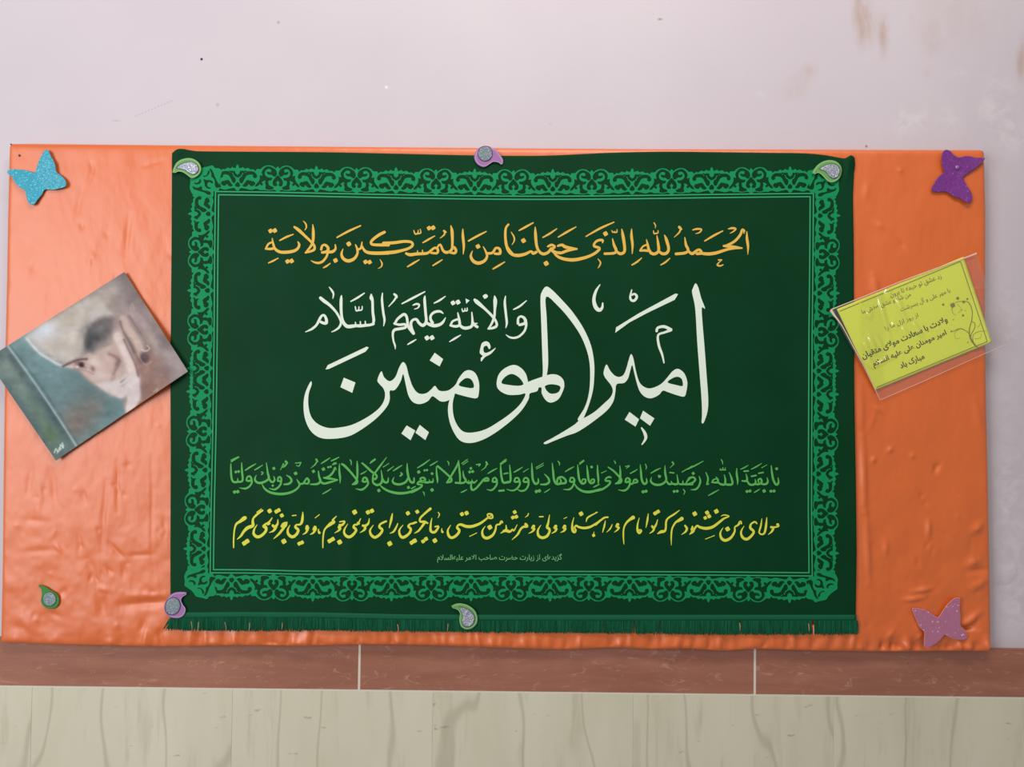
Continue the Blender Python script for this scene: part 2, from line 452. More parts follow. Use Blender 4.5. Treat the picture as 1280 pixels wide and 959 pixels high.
def disc_thing(name, px, py, r_px, d0, h, mat, label, cat, seg=14, group=None):
    """small round-headed thing standing on a surface at depth d0"""
    c = P(px, py, d0); r = r_px / 680; vv = []; ff = []
    prof = [(1, 0), (1, .5), (.8, .85), (.4, 1)]
    for (k, q) in prof:
        for i in range(seg):
            a = 2 * math.pi * i / seg
            vv.append((c[0] + r * k * math.cos(a), c[1] - h * q, c[2] + r * k * math.sin(a)))
    for l in range(3):
        for i in range(seg):
            j = (i + 1) % seg; ff.append((l * seg + i, l * seg + j, (l + 1) * seg + j, (l + 1) * seg + i))
    ff.append(tuple(range(3 * seg, 4 * seg)))
    o = mesh_obj(name, vv, ff, mat, smooth=True)
    return tag(o, label, cat, group)
disc_thing('nail', 24.5, 194.5, 1.4, BD + .0002, .0015, m_dark, 'tiny dark nail head in orange satin above the turquoise butterfly wing', 'nail')
disc_thing('nail', 1225, 521.5, 1.3, BD + .0002, .0015, m_dark, 'tiny dark nail head at board edge below the yellow card', 'nail')
disc_thing('nail', 14.2, 180.6, .8, BD - .001, .0025, m_dark, 'tiny dark nail at the board corner beside the turquoise butterfly', 'nail')
disc_thing('nail', 252, 74, 1.4, 0.0, .002, m_dark, 'tiny dark disc for a pinhole in the bare lilac wall above the board', 'nail')  # stands in for a dark pinhole, added as a small raised disc

# ------------------------------------------------------------------ printed banner
BB = BD + .0042
def hb(x, y):
    x = np.asarray(x, float); y = np.asarray(y, float)
    h = .0022 * fbm(x / 190 + 3, y / 120 + 8, 2)
    for (x0, y0, x1, y1, w, a) in [(335, 565, 345, 770, 16, .0016), (372, 560, 378, 620, 14, .0010), (440, 610, 436, 765, 10, .0013), (470, 640, 520, 760, 14, -.0010),
                                   (300, 380, 400, 560, 22, .0011), (345, 250, 380, 420, 20, .0007), (1012, 330, 1016, 700, 16, .0012), (930, 240, 990, 500, 30, .0008),
                                   (770, 700, 772, 765, 12, .0006), (560, 690, 564, 765, 12, .0007), (660, 240, 640, 340, 22, .0006), (250, 300, 246, 640, 14, .0008)]:
        h = h + crease(x, y, x0, y0, x1, y1, w, a * 1.8)
    for (cx, cy) in ((236, 211), (608, 196), (1036, 214)):       # little pulls under the fasteners
        d = np.hypot(x - cx, (y - cy)); h = h - .0012 * np.exp(-(d / 26) ** 2)
    h = h + .0045 * np.exp(-(((x - 1062) / 7) ** 2 + ((y - 197) / 16) ** 2)) + .0028 * np.exp(-(((x - 222) / 9) ** 2 + ((y - 190) / 7) ** 2))
    h = h + crease(x, y, 1062, 200, 1058, 225, 3.0, .0016) + crease(x, y, 1050, 200, 1045, 208, 3, .0008)
    return h

m_green, nt, b = nmat('dark_green_banner_cloth')
v = coords(nt)
nt.links.new(ramp(nt, noise(nt, v, 7, 3, .5), [(.3, sl((5, 54, 28))), (.7, sl((7, 60, 33)))]), b.inputs['Base Color'])
b.inputs['Roughness'].default_value = .6; b.inputs['Specular IOR Level'].default_value = .10
bump(nt, b, noise(nt, v, 900, 2, .5), .12, .0004)
def print_mat(name, col): return plain(name, col, .6, .12)
m_border = print_mat('bright_green_print', (20, 140, 86))
m_line = print_mat('frame_line_print', (52, 160, 106))
m_white = print_mat('white_print', (226, 236, 224))
m_gold = print_mat('gold_print', (228, 182, 84))
m_lime = print_mat('light_green_print', (92, 176, 88))
m_yel = print_mat('yellow_print', (224, 220, 80))
m_pale = print_mat('pale_green_print', (120, 190, 125))
m_hem = plain('green_hem_cloth', (20, 92, 62), .75, .15)

gt = lerp_poly(cat_rom([(214, 192.5), (221, 186.8), (229, 186.2), (240, 188.2), (262, 189.3), (400, 190.2), (500, 192.2), (594, 194.2), (680, 194.6), (760, 191.0), (830, 189.6),
                (900, 190.2), (960, 191), (1005, 191.6), (1030, 193.8), (1050, 197.3), (1057, 197.6), (1064, 194.0), (1069.5, 198.5)], 5))
glx = lerp_poly([(185, 215), (195, 215), (300, 214.5), (380, 213.8), (480, 213), (560, 213.4), (690, 213), (775, 213)])
grx = lerp_poly([(185, 1068), (198, 1069), (210, 1067.5), (240, 1066.2), (310, 1067.2), (400, 1067.4), (480, 1067.8), (600, 1069.8), (690, 1070.8), (740, 1070), (775, 1069.5)])
gb = lerp_poly([(205, 767.6), (300, 766.6), (400, 767.2), (500, 769.5), (600, 770.2), (760, 770.3), (1075, 770.2)])
nx_, ny_ = 420, 290
U, V = np.meshgrid(np.linspace(0, 1, nx_), np.linspace(0, 1, ny_))
Y0 = 190 + (770 - 190) * V
X = glx(Y0) * (1 - U) + grx(Y0) * U
Y = gt(X) * (1 - V) + gb(X) * V
W = P(X, Y, BB + hb(X, Y))
idx = np.arange(nx_ * ny_).reshape(ny_, nx_); verts = list(W.reshape(-1, 3)); faces = []
for j in range(ny_ - 1):
    a = idx[j, :-1]; c = idx[j + 1, :-1]; faces += list(zip(a, c, c + 1, a + 1))
loop = list(idx[0, :]) + list(idx[1:, -1]) + list(idx[-1, -2::-1]) + list(idx[-2:0:-1, 0])
base = len(verts)
for q in loop: verts.append(verts[q] + np.array([0, .0009, 0]))
for i in range(len(loop)):
    j = (i + 1) % len(loop); faces.append((loop[i], loop[j], base + j, base + i))
banner = mesh_obj('banner', verts, faces, m_green, smooth=True)
tag(banner, 'large dark green fringed cloth banner printed with white, gold and green calligraphy', 'banner')

# bright band of scrolls: one half repeat, bright shape then dark openings, (x,y) of a 16x view
HALF_OUT = "135,705 165,690 190,655 215,645 300,662 380,683 430,678 480,658 530,664 560,684 640,680 700,692 760,690 830,672 865,690 880,704 905,712 905,200 885,215 870,245 850,222 800,190 740,178 690,182 640,200 600,232 575,258 520,256 495,262 480,300 455,275 430,262 390,272 360,248 325,232 300,250 268,248 240,218 212,238 170,245 162,200 135,168"
HALF_HOLES = [
 "135,425 135,390 160,375 185,350 198,305 218,312 212,355 190,392 160,412",
 "240,300 255,318 290,300 285,325 270,350 300,322 350,318 410,318 455,335 485,370 495,405 480,428 455,425 440,408 445,380 420,362 370,360 320,372 285,405 268,440 245,480 222,530 200,535 182,490 190,445 225,425 240,385 262,345 240,330",
 "135,528 162,560 172,590 158,608 135,612",
 "245,590 272,565 300,520 330,492 362,505 385,500 402,522 428,512 452,530 462,552 445,572 415,590 385,585 365,552 335,560 310,592 265,606",
 "572,388 600,405 622,380 610,320 640,262 695,218 755,218 800,240 838,262 866,300 876,350 852,395 822,388 795,362 745,358 712,342 700,318 740,330 782,322 790,290 780,255 730,242 690,255 652,300 645,350 660,395 700,428 750,442 788,438 770,470 722,482 712,520 722,575 760,605 815,630 790,652 700,655 676,632 688,592 672,540 680,488 640,480 596,508 580,528 612,562 596,578 560,548 520,585 480,602 500,570 545,520 575,450",
 "905,388 862,440 825,490 818,550 842,585 880,578 868,545 852,520 880,500 905,470",
 "905,610 876,640 905,654"]
def parse(s): return [tuple(map(float, t.split(','))) for t in s.split()]
def grow(poly, k):
    """push an outline outward by k"""
    c = np.array(poly, float); t = np.roll(c, -1, 0) - np.roll(c, 1, 0); t /= np.hypot(t[:, 0], t[:, 1])[:, None] + 1e-9
    a = .5 * np.sum(c[:, 0] * np.roll(c[:, 1], -1) - np.roll(c[:, 0], -1) * c[:, 1]); s = 1 if a > 0 else -1
    q = c + np.stack([t[:, 1], -t[:, 0]], 1) * k * s
    if poly[0][0] in (135, 905) or True:
        q[:, 0] = np.where(c[:, 0] <= 135, 135, np.where(c[:, 0] >= 905, 905, np.clip(q[:, 0], 135, 905)))
    return [tuple(v) for v in q]
HO = [((x - 135) / 770, (716 - y) / 16) for x, y in grow(parse(HALF_OUT), -3)]
HH = [[((x - 135) / 770, (716 - y) / 16) for x, y in grow(parse(q), 12)] for q in HALF_HOLES]
def clip_u(poly, umax):
    out = []
    for i in range(len(poly)):
        a, c = poly[i - 1], poly[i]
        ia, ic = a[0] <= umax, c[0] <= umax
        if ia != ic:
            t = (umax - a[0]) / (c[0] - a[0]); out.append((umax, a[1] + t * (c[1] - a[1])))
        if ic: out.append(c)
    return out
Ttop = lerp_poly(cat_rom([(262, 239.4), (346, 240.4), (450, 242.6), (594, 244.9), (700, 245.3), (800, 244.4), (900, 243), (1022, 241.8)], 4))
Tbot = lerp_poly(cat_rom([(255, 716.2), (320, 716.6), (400, 718.3), (540, 717.8), (700, 718.4), (860, 718.9), (1022, 720.2)], 4))
Tlef = lerp_poly([(230, 269.5), (317, 268.3), (440, 267.4), (540, 266), (640, 263.8), (725, 262.6)])
Trig = lerp_poly([(230, 1016.8), (317, 1016.3), (415, 1015.2), (560, 1014.6), (640, 1014.4), (725, 1015.4)])
EDGE = {'top': lambda s, t: (s, float(Ttop(s)) - t), 'bottom': lambda s, t: (s, float(Tbot(s)) + t),
        'left': lambda s, t: (float(Tlef(s)) - t, s), 'right': lambda s, t: (float(Trig(s)) + t, s)}
bp = Ink()

def half(side, sp, sc_, umax=1.0):
    """one half repeat from the palmette at sp to the scroll at sc_"""
    f = EDGE[side]
    def conv(poly):
        poly = clip_u(poly, umax) if umax < 1 else poly
        return [f(sp + u * (sc_ - sp), t + (.2 if side in ('top', 'bottom') else .0)) for u, t in poly]
    bp.layer = 0; bp.poly(cat_rom(conv(HO), 2, True) if umax >= 2 else conv(HO), 0)
    for q in HH:
        bp.layer = 1 + HH.index(q) % 2
        pp = conv(q)
        if len(pp) > 3: bp.poly(cat_rom(pp, 3, True) if umax >= 1 else pp, 1)
tops = ([296.8, 395.5, 495, 593.4, 691, 790.3, 889.6, 987.7], [347.3, 445.8, 545, 641.8, 739.7, 839.5, 938.8])
bots = ([289.3, 391, 489.3, 588.8, 687.5, 787, 885.5, 987], [342, 440, 539, 638.8, 736, 836.8, 935.5])
for side, (pal, cur) in (('top', tops), ('bottom', bots)):
    for i, c in enumerate(cur): half(side, pal[i], c); half(side, pal[i + 1], c)
    half(side, pal[0], pal[0] - 47, .62); half(side, pal[-1], pal[-1] + 47, .62)
for side, pal, cur in (('left', [267.3, 363.2, 460.4, 489.5, 587.7, 686.2], [315, 412.2, None, 539.5, 637.3]),
                       ('right', [269.5, 366.6, 463.8, 493, 592.5, 691.7], [317.7, 415, None, 543, 642])):
    for i, c in enumerate(cur):
        if c is None:
            half(side, pal[i], pal[i] + 48.5, .302); half(side, pal[i + 1], pal[i + 1] - 48.5, .302)
        else: half(side, pal[i], c); half(side, pal[i + 1], c)
    half(side, pal[0], pal[0] - 46, .56); half(side, pal[-1], pal[-1] + 46, .58)
# corner piece, seen 8x with its origin at the inner frame corner
CORNER = "320,130 400,115 480,95 520,140 600,150 640,200 610,300 600,420 600,500 560,540 500,540 500,600 480,640 440,640 300,620 200,600 140,590 110,540 90,480 100,400 95,330 130,300 200,250 250,200 280,150"
CH = ["320,268 350,275 385,250 395,215 412,182 430,195 425,230 400,265 360,290 325,288",
      "425,150 462,165 495,220 515,280 540,330 575,400 625,455 600,470 545,478 518,430 520,370 495,315 462,290 460,240 445,195",
      "325,330 370,345 410,345 452,350 488,382 475,405 430,380 400,392 388,440 412,465 455,482 430,496 385,485 350,445 342,390",
      "165,383 190,395 225,388 255,358 245,335 282,345 280,388 240,416 200,420 172,408",
      "135,450 190,474 240,474 282,452 305,478 295,506 340,525 395,532 448,558 444,594 398,596 355,566 315,550 265,538 205,518 155,496"]
def corner(cx, cy, sx, sy):
    conv = lambda s: [(cx + sx * (530 - x) / 13.7, cy + sy * (545 - y) / 13.7) for x, y in parse(s)]
    bp.layer = 3; bp.poly(cat_rom(conv(CORNER), 3, True), 0)
    for q in CH: bp.layer = 4; bp.poly(cat_rom(conv(q), 3, True), 1)
corner(1015.2, 720.2, 1, 1); corner(262.4, 716.2, -1, 1); corner(269.3, 239.6, -1, -1); corner(1016.8, 241.8, 1, -1)
bp.build('scroll_border_print', [m_border, m_green], banner, hb, BB + .00040, 6, lay=1.2e-4)

fl = Ink()
for off, w in ((0, 1.5), (4.0, 1.6)):
    xs = np.linspace(float(Tlef(240)) + off, float(Trig(240)) - off, 40)
    fl.layer = 0; fl.stroke([(q, float(Ttop(q)) + off, w) for q in xs], n=1, cap=False)
    xs = np.linspace(float(Tlef(716)) + off, float(Trig(716)) - off, 40)
    fl.layer = 1; fl.stroke([(q, float(Tbot(q)) - off, w) for q in xs], n=1, cap=False)
    for T, s in ((Tlef, 1), (Trig, -1)):
        yy = np.linspace(float(Ttop(T(240))) + off - .7, float(Tbot(T(716))) - off + .7, 30)
        fl.layer = 2; fl.stroke([(float(T(q)) + s * off, q, w) for q in yy], n=1, cap=False)
fl.build('frame_line', [m_line], banner, hb, BB + .00070, 6)

# ------------------------------------------------------------------ large white words
big = Ink(); big.lift = 40
big.block(640, 340, 4.358, """
C 1000,62 1015,85 1030,140 1052,200 1034,196 1038,280 1048,400 1060,560 1069,690 1065,760 1045,820 1033,820 1035,780 1033,700 1021,540 1009,380 998,200 981,112 986,88
C 648,448 661,470 673,530 686,580 702,612 732,632 762,633 800,618 826,598 850,570 876,540 905,528 938,552 955,600 950,650 938,679 900,672 850,655 822,647 800,670 760,688 725,681 697,652 681,610 667,555 655,508 645,535 632,580 610,605 570,612 563,655 552,705 520,752 460,802 400,845 350,875 300,892 230,920 185,938 174,930 220,905 280,870 340,832 372,803 400,792 450,762 500,718 536,683 549,650 541,620 520,592 504,570 499,545 514,504 530,530 542,547 562,566 585,572 608,560 624,522 635,482
H 848,602 872,580 902,571 924,583 931,610 926,622 895,616
C 185,80 215,95 270,150 330,218 390,308 430,400 447,490 448,570 440,650 417,730 390,795 375,808 358,802 395,740 416,675 425,600 423,500 405,420 370,340 312,255 250,185 186,135 189,250 195,400 197,500 190,560 182,605 165,592 168,540 165,450 160,300 155,150 163,108
C -10,618 60,610 110,590 160,573 210,558 250,562 279,587 285,620 276,652 254,692 215,712 185,700 162,662 157,628 100,650 50,664 -10,668
H 180,622 212,612 252,618 264,630 255,652 235,662 208,662 188,645
P 562,332 567,302 690,226 890,118 905,121 886,152 740,222 640,275
P 640,763 692,803 673,843 614,805; P 714,756 776,798 752,838 697,797
652,98,6 647,120,10 644,140,12 652,155,14 668,155,14 680,135,14 668,120,12 652,126,10
479,70,5 457,105,14 446,150,18 455,190,22 475,208,20 491,195,14 494,170,8
865,315,18 830,298,16 795,304,14 788,322,14; 862,318,16 830,330,12 796,345,12 800,400,14 818,450,12 828,495,7
706,850,8 724,880,17 728,908,15 708,940,6""")
big.block(370, 340, 4.267, """
C 570,481 588,500 601,550 622,610 652,647 692,648 722,626 741,608 762,632 792,636 820,628 850,602 870,565 900,530 932,525 960,545 976,590 976,640 965,673 920,668 870,655 845,650 830,675 800,690 770,690 742,670 725,664 702,690 662,705 625,695 600,660 585,600 572,545 560,580 540,615 522,632 500,635 500,680 484,720 430,780 350,840 280,877 200,890 130,885 80,850 50,790 40,720 48,650 77,586 84,600 68,650 66,710 80,770 115,810 170,832 230,830 300,815 380,775 440,730 468,690 475,650 465,620 447,600 434,577 455,530 470,562 500,583 530,560 550,510
H 868,602 898,570 925,568 944,588 946,618 902,615
C 1160,496 1200,512 1228,548 1242,600 1262,590 1290,575 1290,632 1248,648 1240,680 1202,740 1140,800 1060,860 990,898 925,913 872,897 835,842 815,780 811,720 825,668 850,628 846,655 836,700 839,760 856,810 890,850 940,857 1010,840 1080,800 1150,750 1200,700 1224,650 1190,655 1130,655 1085,632 1070,600 1080,550 1112,515
H 1096,592 1113,562 1150,544 1188,562 1212,594 1205,604 1178,607 1130,602
P 157,520 170,497 378,398 388,404 370,426 175,518
P 255,564 317,590 300,645 237,615; P 740,431 785,465 766,504 713,472
P 590,819 636,846 611,898 562,862; P 660,816 709,855 690,897 637,858
C 985,400 992,380 1012,370 1030,378 1038,400 1030,412 1018,394 1002,400 1000,420 1010,432 1035,424 1066,404 1042,435 1008,455 988,478 986,460 995,448 980,432""")
big.build('main_white_lettering', [m_white, m_green], banner, hb, BB + .0005, 6)

sm = Ink()
sm.block(375, 350, 8, """
55,520,8 120,490,22 165,450,24 190,405,26 212,365,24 240,352,22 262,390,28 262,430,32 230,430,28 200,415,24
205,180,30 240,210,34 300,255,28 360,320,24 398,385,22 410,430,22 390,475,22 350,505,16 316,520,8
415,158,12 411,200,28 411,300,28 420,380,26 440,435,32 475,465,36 530,462,34 560,458,30 600,460,30 650,455,28 700,450,26 735,440,26
560,460,18 553,422,10;605,455,18 603,415,10;655,450,18 652,412,10
712,145,14 714,180,38 725,215,26 728,320,26 738,400,28 728,445,22
825,132,10 820,200,22 832,320,24 845,400,22 836,460,8
292,72,8 318,105,20 335,140,18 328,185,8
508,215,12 575,178,20 643,132,12
553,268,12 562,308,14 585,300,14 590,268,10;588,305,14 618,298,14 622,264,10
942,142,20 962,160,26 968,175,18;962,165,18 945,200,18 888,265,8
1020,238,12 1130,180,22 1248,118,12
1250,160,10 1246,200,26 1256,330,26 1262,415,28 1230,455,32 1190,430,28 1165,395,26 1130,400,24 1110,430,26 1115,480,28 1135,535,30
950,440,24 972,395,24 1035,345,28 1065,365,26 1075,420,26 1085,470,28 1130,530,28
942,435,20 990,448,24 1050,445,26 1055,475,26 1000,488,28 945,500,28 928,540,22 935,610,18 950,655,18 953,692,6
1130,252,12 1165,240,20 1192,248,18 1180,278,14 1145,292,8
1078,645,12 1120,620,18 1160,596,10""")
sm.block(510, 350, 8, """
180,425,26 215,445,32 265,458,34 320,445,30 352,418,24 375,378,8
352,335,10 320,315,24 270,320,26 232,350,24 225,390,26 245,430,30
D 190,580,46; D 240,578,46
262,232,12 315,205,20 372,165,10
425,455,22 475,465,26 515,450,26 512,400,26 498,330,12;428,450,22 445,415,20 490,395,22
515,450,26 545,475,30 580,482,32 630,468,28 645,430,26 638,325,12;645,420,24 665,450,26 692,470,28;650,440,18 690,435,12
D 450,230,44; D 500,222,46; P 575,186 617,205 582,238
540,288,10 548,315,14 568,305,14 570,285,10;570,308,12 590,308,14 592,280,10
416,618,10 470,585,20 526,552,10
668,200,28 695,225,40 770,290,26 845,365,26 882,420,24 885,460,26 850,480,26 803,488,18
866,162,12 872,210,38 868,300,24 862,370,24 835,440,22 803,488,16
D 772,165,44;D 785,160,26
975,162,10 968,230,24 980,350,24 988,430,22 977,480,7
1100,435,26 1102,385,22 1130,365,22 1165,385,28 1172,430,30 1115,450,26;1175,400,28 1182,450,24 1165,510,22 1115,562,22 1062,580,22 1015,572,18 980,548,7
1055,295,12 1115,265,20 1184,208,10""")
sm.build('small_white_lettering', [m_white], banner, hb, BB + .0005, 6)

o1 = Ink()
o1.block(325, 270, 8, """D 105,150,42;D 148,146,44
198,245,14 265,210,20 333,184,10
60,322,18 85,280,20 122,262,16;58,328,20 100,330,24 135,325,24;122,225,10 132,280,22 152,330,26 200,360,30 270,362,32 340,350,30 380,322,26 392,285,24 378,258,10
D 275,455,42;D 316,450,44;85,470,12 130,450,18 182,422,10
343,110,20 385,140,32 450,200,26 520,268,24 545,305,24 535,342,26 455,368,18
528,88,10 533,160,28 530,250,26 510,300,24 458,366,18
433,50,6 458,80,16 463,115,14 448,142,7
612,335,24 622,300,22 652,290,24 682,322,28 668,355,28 622,365,26;680,340,26 668,400,22 632,450,24 590,470,24 545,464,18 510,446,6
D 755,445,44;670,360,26 722,358,30 755,330,22 752,288,12
635,518,12 668,500,18 702,474,10;770,215,14 880,155,22 1005,98,14
830,330,8 815,380,24 832,425,30 880,450,34 938,430,30 973,380,24 972,330,22 955,288,12
D 888,280,46;975,335,20 1008,322,22 1020,262,12;1018,300,20 1055,355,28 1130,372,34 1285,370,34
D 1055,460,42;D 1096,462,42
1245,162,28 1190,190,30 1130,235,28 1110,268,26 1140,288,28 1285,290,30
1200,435,6 1220,475,16 1212,508,12 1182,525,6""")
o1.block(480, 270, 8, """-5,370,34 100,362,34 180,345,28 245,325,26 285,295,26 272,262,26 200,255,28 100,268,30 -5,272,30
222,375,24 260,388,32 330,380,30 420,375,28 450,362,24 505,320,24 538,335,26 530,372,24 470,368,22
335,375,14 335,348,10;385,372,14 385,342,10
530,320,18 562,285,20 590,345,26 625,365,30 665,350,26 695,312,28 720,345,26 705,372,26 650,362,22
668,98,10 680,150,30 684,250,26 682,315,24
788,132,10 789,200,26 798,300,24 792,382,8
298,145,10 312,180,15 338,172,14 342,142,8;340,178,14 368,168,14 362,132,8
D 450,122,42;D 491,118,44;388,268,12 445,235,20 507,200,10
600,150,22 617,162,20;608,165,16 600,190,16 562,222,7
235,508,14 295,472,20 352,438,10;488,497,12 535,468,18 582,438,10;845,250,16 935,200,22 1022,156,12
885,350,7 868,400,24 890,448,32 940,472,34 1000,452,30 1030,408,24 1020,360,20 993,308,10
D 940,305,44;1030,375,24 1085,368,26 1118,322,24 1155,330,26 1160,375,28 1110,378,24
1090,530,14 1150,495,20 1207,460,10
1245,85,18 1217,130,22 1215,230,26 1230,310,28 1285,385,32""")
o1.block(630, 270, 8, """42,85,18 16,130,22 15,230,26 35,330,28 78,382,30 140,395,34 210,382,30 270,355,24 290,375,28 322,362,28
312,112,10 315,180,28 325,290,28 348,350,26 390,380,30 440,365,28 472,325,26
72,162,8 100,210,16 102,250,14 80,288,6
152,145,14 220,108,22 292,68,12;388,215,12 455,178,20 528,128,10;542,212,12 630,160,22 720,110,10
D 195,247,46;440,305,20 475,290,26 508,308,24 478,335,28 500,362,26 560,368,28
538,300,20 580,290,28 620,312,32 728,330,18;728,330,18 640,345,28 560,372,26 500,352,20
D 422,475,48
490,345,20 520,392,24 580,425,30 680,440,34 780,425,32 870,395,28 930,358,28 955,322,26 902,302,26 908,270,22 940,245,24 985,243,26 985,268,12
940,430,8 965,465,15 955,500,13 938,522,5;820,205,12 960,125,22 1100,62,12;D 1015,178,46
1078,145,9 1090,165,13 1107,155,10;1107,165,13 1128,162,13 1130,135,8
1085,228,10 1100,290,26 1122,345,28 1100,372,26 1008,378,26
1122,350,24 1160,378,30 1202,360,28 1205,300,28 1190,200,30 1178,132,10""")
o1.block(785, 270, 8, """36,132,10 35,200,26 45,290,24 42,378,8
40,490,14 90,460,20 136,420,10;328,490,12 375,462,18 418,424,10
122,348,20 165,345,24 202,345,26 200,300,24 185,238,10;122,345,18 150,305,18 188,288,18
190,262,14 205,325,24 232,372,30 272,378,30 306,348,28 302,280,26 289,198,10
305,350,24 345,378,30 388,370,30 406,325,28 385,240,30 365,192,10
255,150,10 262,178,14 282,170,10;280,178,12 300,168,12 300,145,8;260,68,10 275,95,12 273,122,5
513,112,28 532,132,22;525,135,16 510,168,16 463,212,7
648,140,12 690,130,20 735,135,16 715,165,14 678,177,7
568,215,10 580,290,26 602,342,26 570,370,28 480,380,28
600,345,20 640,378,30 690,345,26 718,340,26 735,372,28 690,378,28
720,372,28 800,380,32 880,370,32 960,345,28 1030,328,24 1140,320,14
958,300,22 1010,305,30 1080,316,32 1140,322,14
1163,150,22 1143,138,24 1122,190,26 1070,250,26 1010,285,24 968,300,20;1160,150,20 1160,175,8
768,250,14 860,195,22 948,150,12
1003,130,10 1040,122,22 1077,128,18 1055,155,14 1022,173,7
1188,158,10 1190,230,26 1200,300,24 1198,385,6
903,440,12 935,440,16;930,445,12 905,470,12 893,490,18 920,500,16 952,488,10""")
o1.build('gold_lettering', [m_gold], banner, hb, BB + .0005, 6)

g = Ink()
def GB(ox, t): g.block(ox, 565, 10.667, t, 0, 1.04)
GB(285, """45,130,18 95,95,22 145,70,16;38,110,12 135,65,12
38,160,14 40,260,24 50,360,26 78,402,28 130,400,26 180,395,26 196,360,26 186,250,26 182,145,12;130,400,20 130,355,12
D 105,268,36;D 142,262,36;D 88,535,44;D 130,530,44
245,375,24 262,332,22 298,330,26 312,380,28 258,388,24;312,360,24 318,410,24 280,465,24 225,490,24 155,480,8
232,245,16 300,200,22 373,158,10;358,240,16 410,210,18 462,175,8
378,310,8 358,360,24 378,400,28 430,415,30 500,392,28 545,350,28 530,280,26 512,145,10
445,268,14 468,278,16 448,302,16
540,340,24 570,392,28 602,402,26 622,370,24 610,325,10;D 612,220,40;D 597,450,30
662,372,24 678,335,22 705,345,24 708,388,26 665,388,22;710,370,24 702,430,24 662,480,26 615,502,24 550,486,7
770,128,30 790,148,24;740,160,20 700,240,8;785,155,20 760,185,24 735,205,16
782,312,12 830,345,26 847,390,28 810,425,28 748,434,20
450,420,8 488,490,24 570,542,30 700,562,34 820,545,30 910,500,26 955,440,24 938,400,22 916,365,8
950,428,22 1000,422,26 1028,382,24 1055,352,26 1078,385,28 1065,422,26 1010,418,20
D 902,287,46;898,150,12 972,142,16;972,145,14 945,190,14 910,178,8
1205,255,12 1215,330,26 1232,390,28 1190,428,28 1102,432,18;D 1140,260,42
1178,102,28 1195,128,20;1182,132,18 1160,170,18 1103,218,6""")
GB(400, """18,155,14 75,118,20 133,80,10;150,120,14 200,98,20 254,70,10
D 46,230,44;D 110,205,30;D 142,198,30;170,168,18 218,155,16;180,150,12 215,140,10
-5,355,24 18,405,28 60,422,28 130,405,28 235,376,14;50,345,20 110,352,32 235,372,14
218,240,10 200,208,20 180,260,26 130,320,28 58,350,20;35,560,12 90,530,18 147,494,10
260,160,10 258,260,26 268,340,26 268,418,8
292,162,24 330,188,32 400,260,28 470,345,26 498,390,26 482,422,28 432,434,18
495,122,10 498,200,26 498,320,26 482,390,24 434,434,18;398,102,10 415,130,18 417,178,7
568,392,26 580,350,24 610,345,26 632,385,28 585,402,24;630,375,24 642,420,24 610,470,24 552,505,26 476,490,7
543,297,14 582,278,18 622,253,8
563,150,22 620,200,28 690,265,28 738,295,26 757,330,26 735,365,26 708,345,22 710,310,22 740,270,24 800,190,24 888,72,8
670,150,16 740,103,14;678,132,12 735,90,10
703,350,20 710,410,26 760,442,30 812,420,28 830,360,26 815,245,10;828,350,24 860,402,28 902,402,26 912,345,12
D 785,515,44;843,202,12 920,153,10;903,252,16 982,193,10;978,252,14 1035,215,20 1094,178,10
987,338,8 968,390,24 1000,425,30 1070,432,30 1142,402,28 1175,350,26
1068,322,18 1092,292,20 1075,278,14;1072,325,14 1100,302,14
1162,155,10 1165,250,28 1182,340,28 1212,402,28 1250,398,26 1257,345,12
D 1180,475,40;1215,490,12 1270,460,12
798,440,8 840,480,24 920,525,30 1050,552,34 1180,540,30 1290,498,28""")
GB(515, """-5,538,28 60,508,28 118,470,26 132,440,24 72,430,22 98,395,26 145,402,28
145,402,26 108,360,20 148,343,24 178,370,26 150,395,28 200,408,28 240,402,26 278,400,24 280,355,10;235,402,18 230,368,8
-5,412,24 25,402,24 22,350,10;75,212,14 160,160,20 237,103,10;243,182,14 290,155,18 342,123,8
D 90,268,44;D 168,247,30;D 200,243,30;D 268,290,36;D 268,508,46;146,530,10 160,550,16 168,588,6
0,490,12 47,462,10
325,195,12 330,300,24 340,370,24 338,418,7
343,192,28 400,238,26 480,310,26 522,352,26 520,395,28 465,410,20;620,115,10 600,185,24 540,290,26 492,370,24 463,408,18
473,122,10 490,150,16 490,182,6;622,115,10 630,220,24 640,320,26 640,412,20
680,255,10 690,330,24 718,380,26 680,414,26 582,412,26
663,155,12 740,100,12;680,170,12 747,125,10;653,542,12 692,525,18 732,503,8
D 785,220,36;D 770,268,38;D 810,262,38
715,390,22 760,417,28 800,397,24 830,412,24 868,378,14;760,410,16 755,376,8;800,402,16 800,366,8
800,405,12 788,450,24 800,505,28 850,490,26 920,412,26 960,365,26 1005,350,28 1018,380,28 960,387,22
858,170,14 908,165,20;905,175,18 888,193,10
990,138,26 1007,165,20;992,170,18 975,210,14 922,248,6;1013,288,14 1075,250,20 1135,218,8
1073,392,24 1085,352,22 1115,350,24 1130,390,28 1085,402,24;1128,370,24 1132,430,24 1092,490,24 1050,512,22 997,500,7
1175,160,14 1250,98,12;1190,165,14 1257,120,12;1182,175,14 1185,260,26 1197,350,28 1222,410,30 1285,400,28
1228,292,20 1278,284,16;1162,520,26 1225,514,26""")
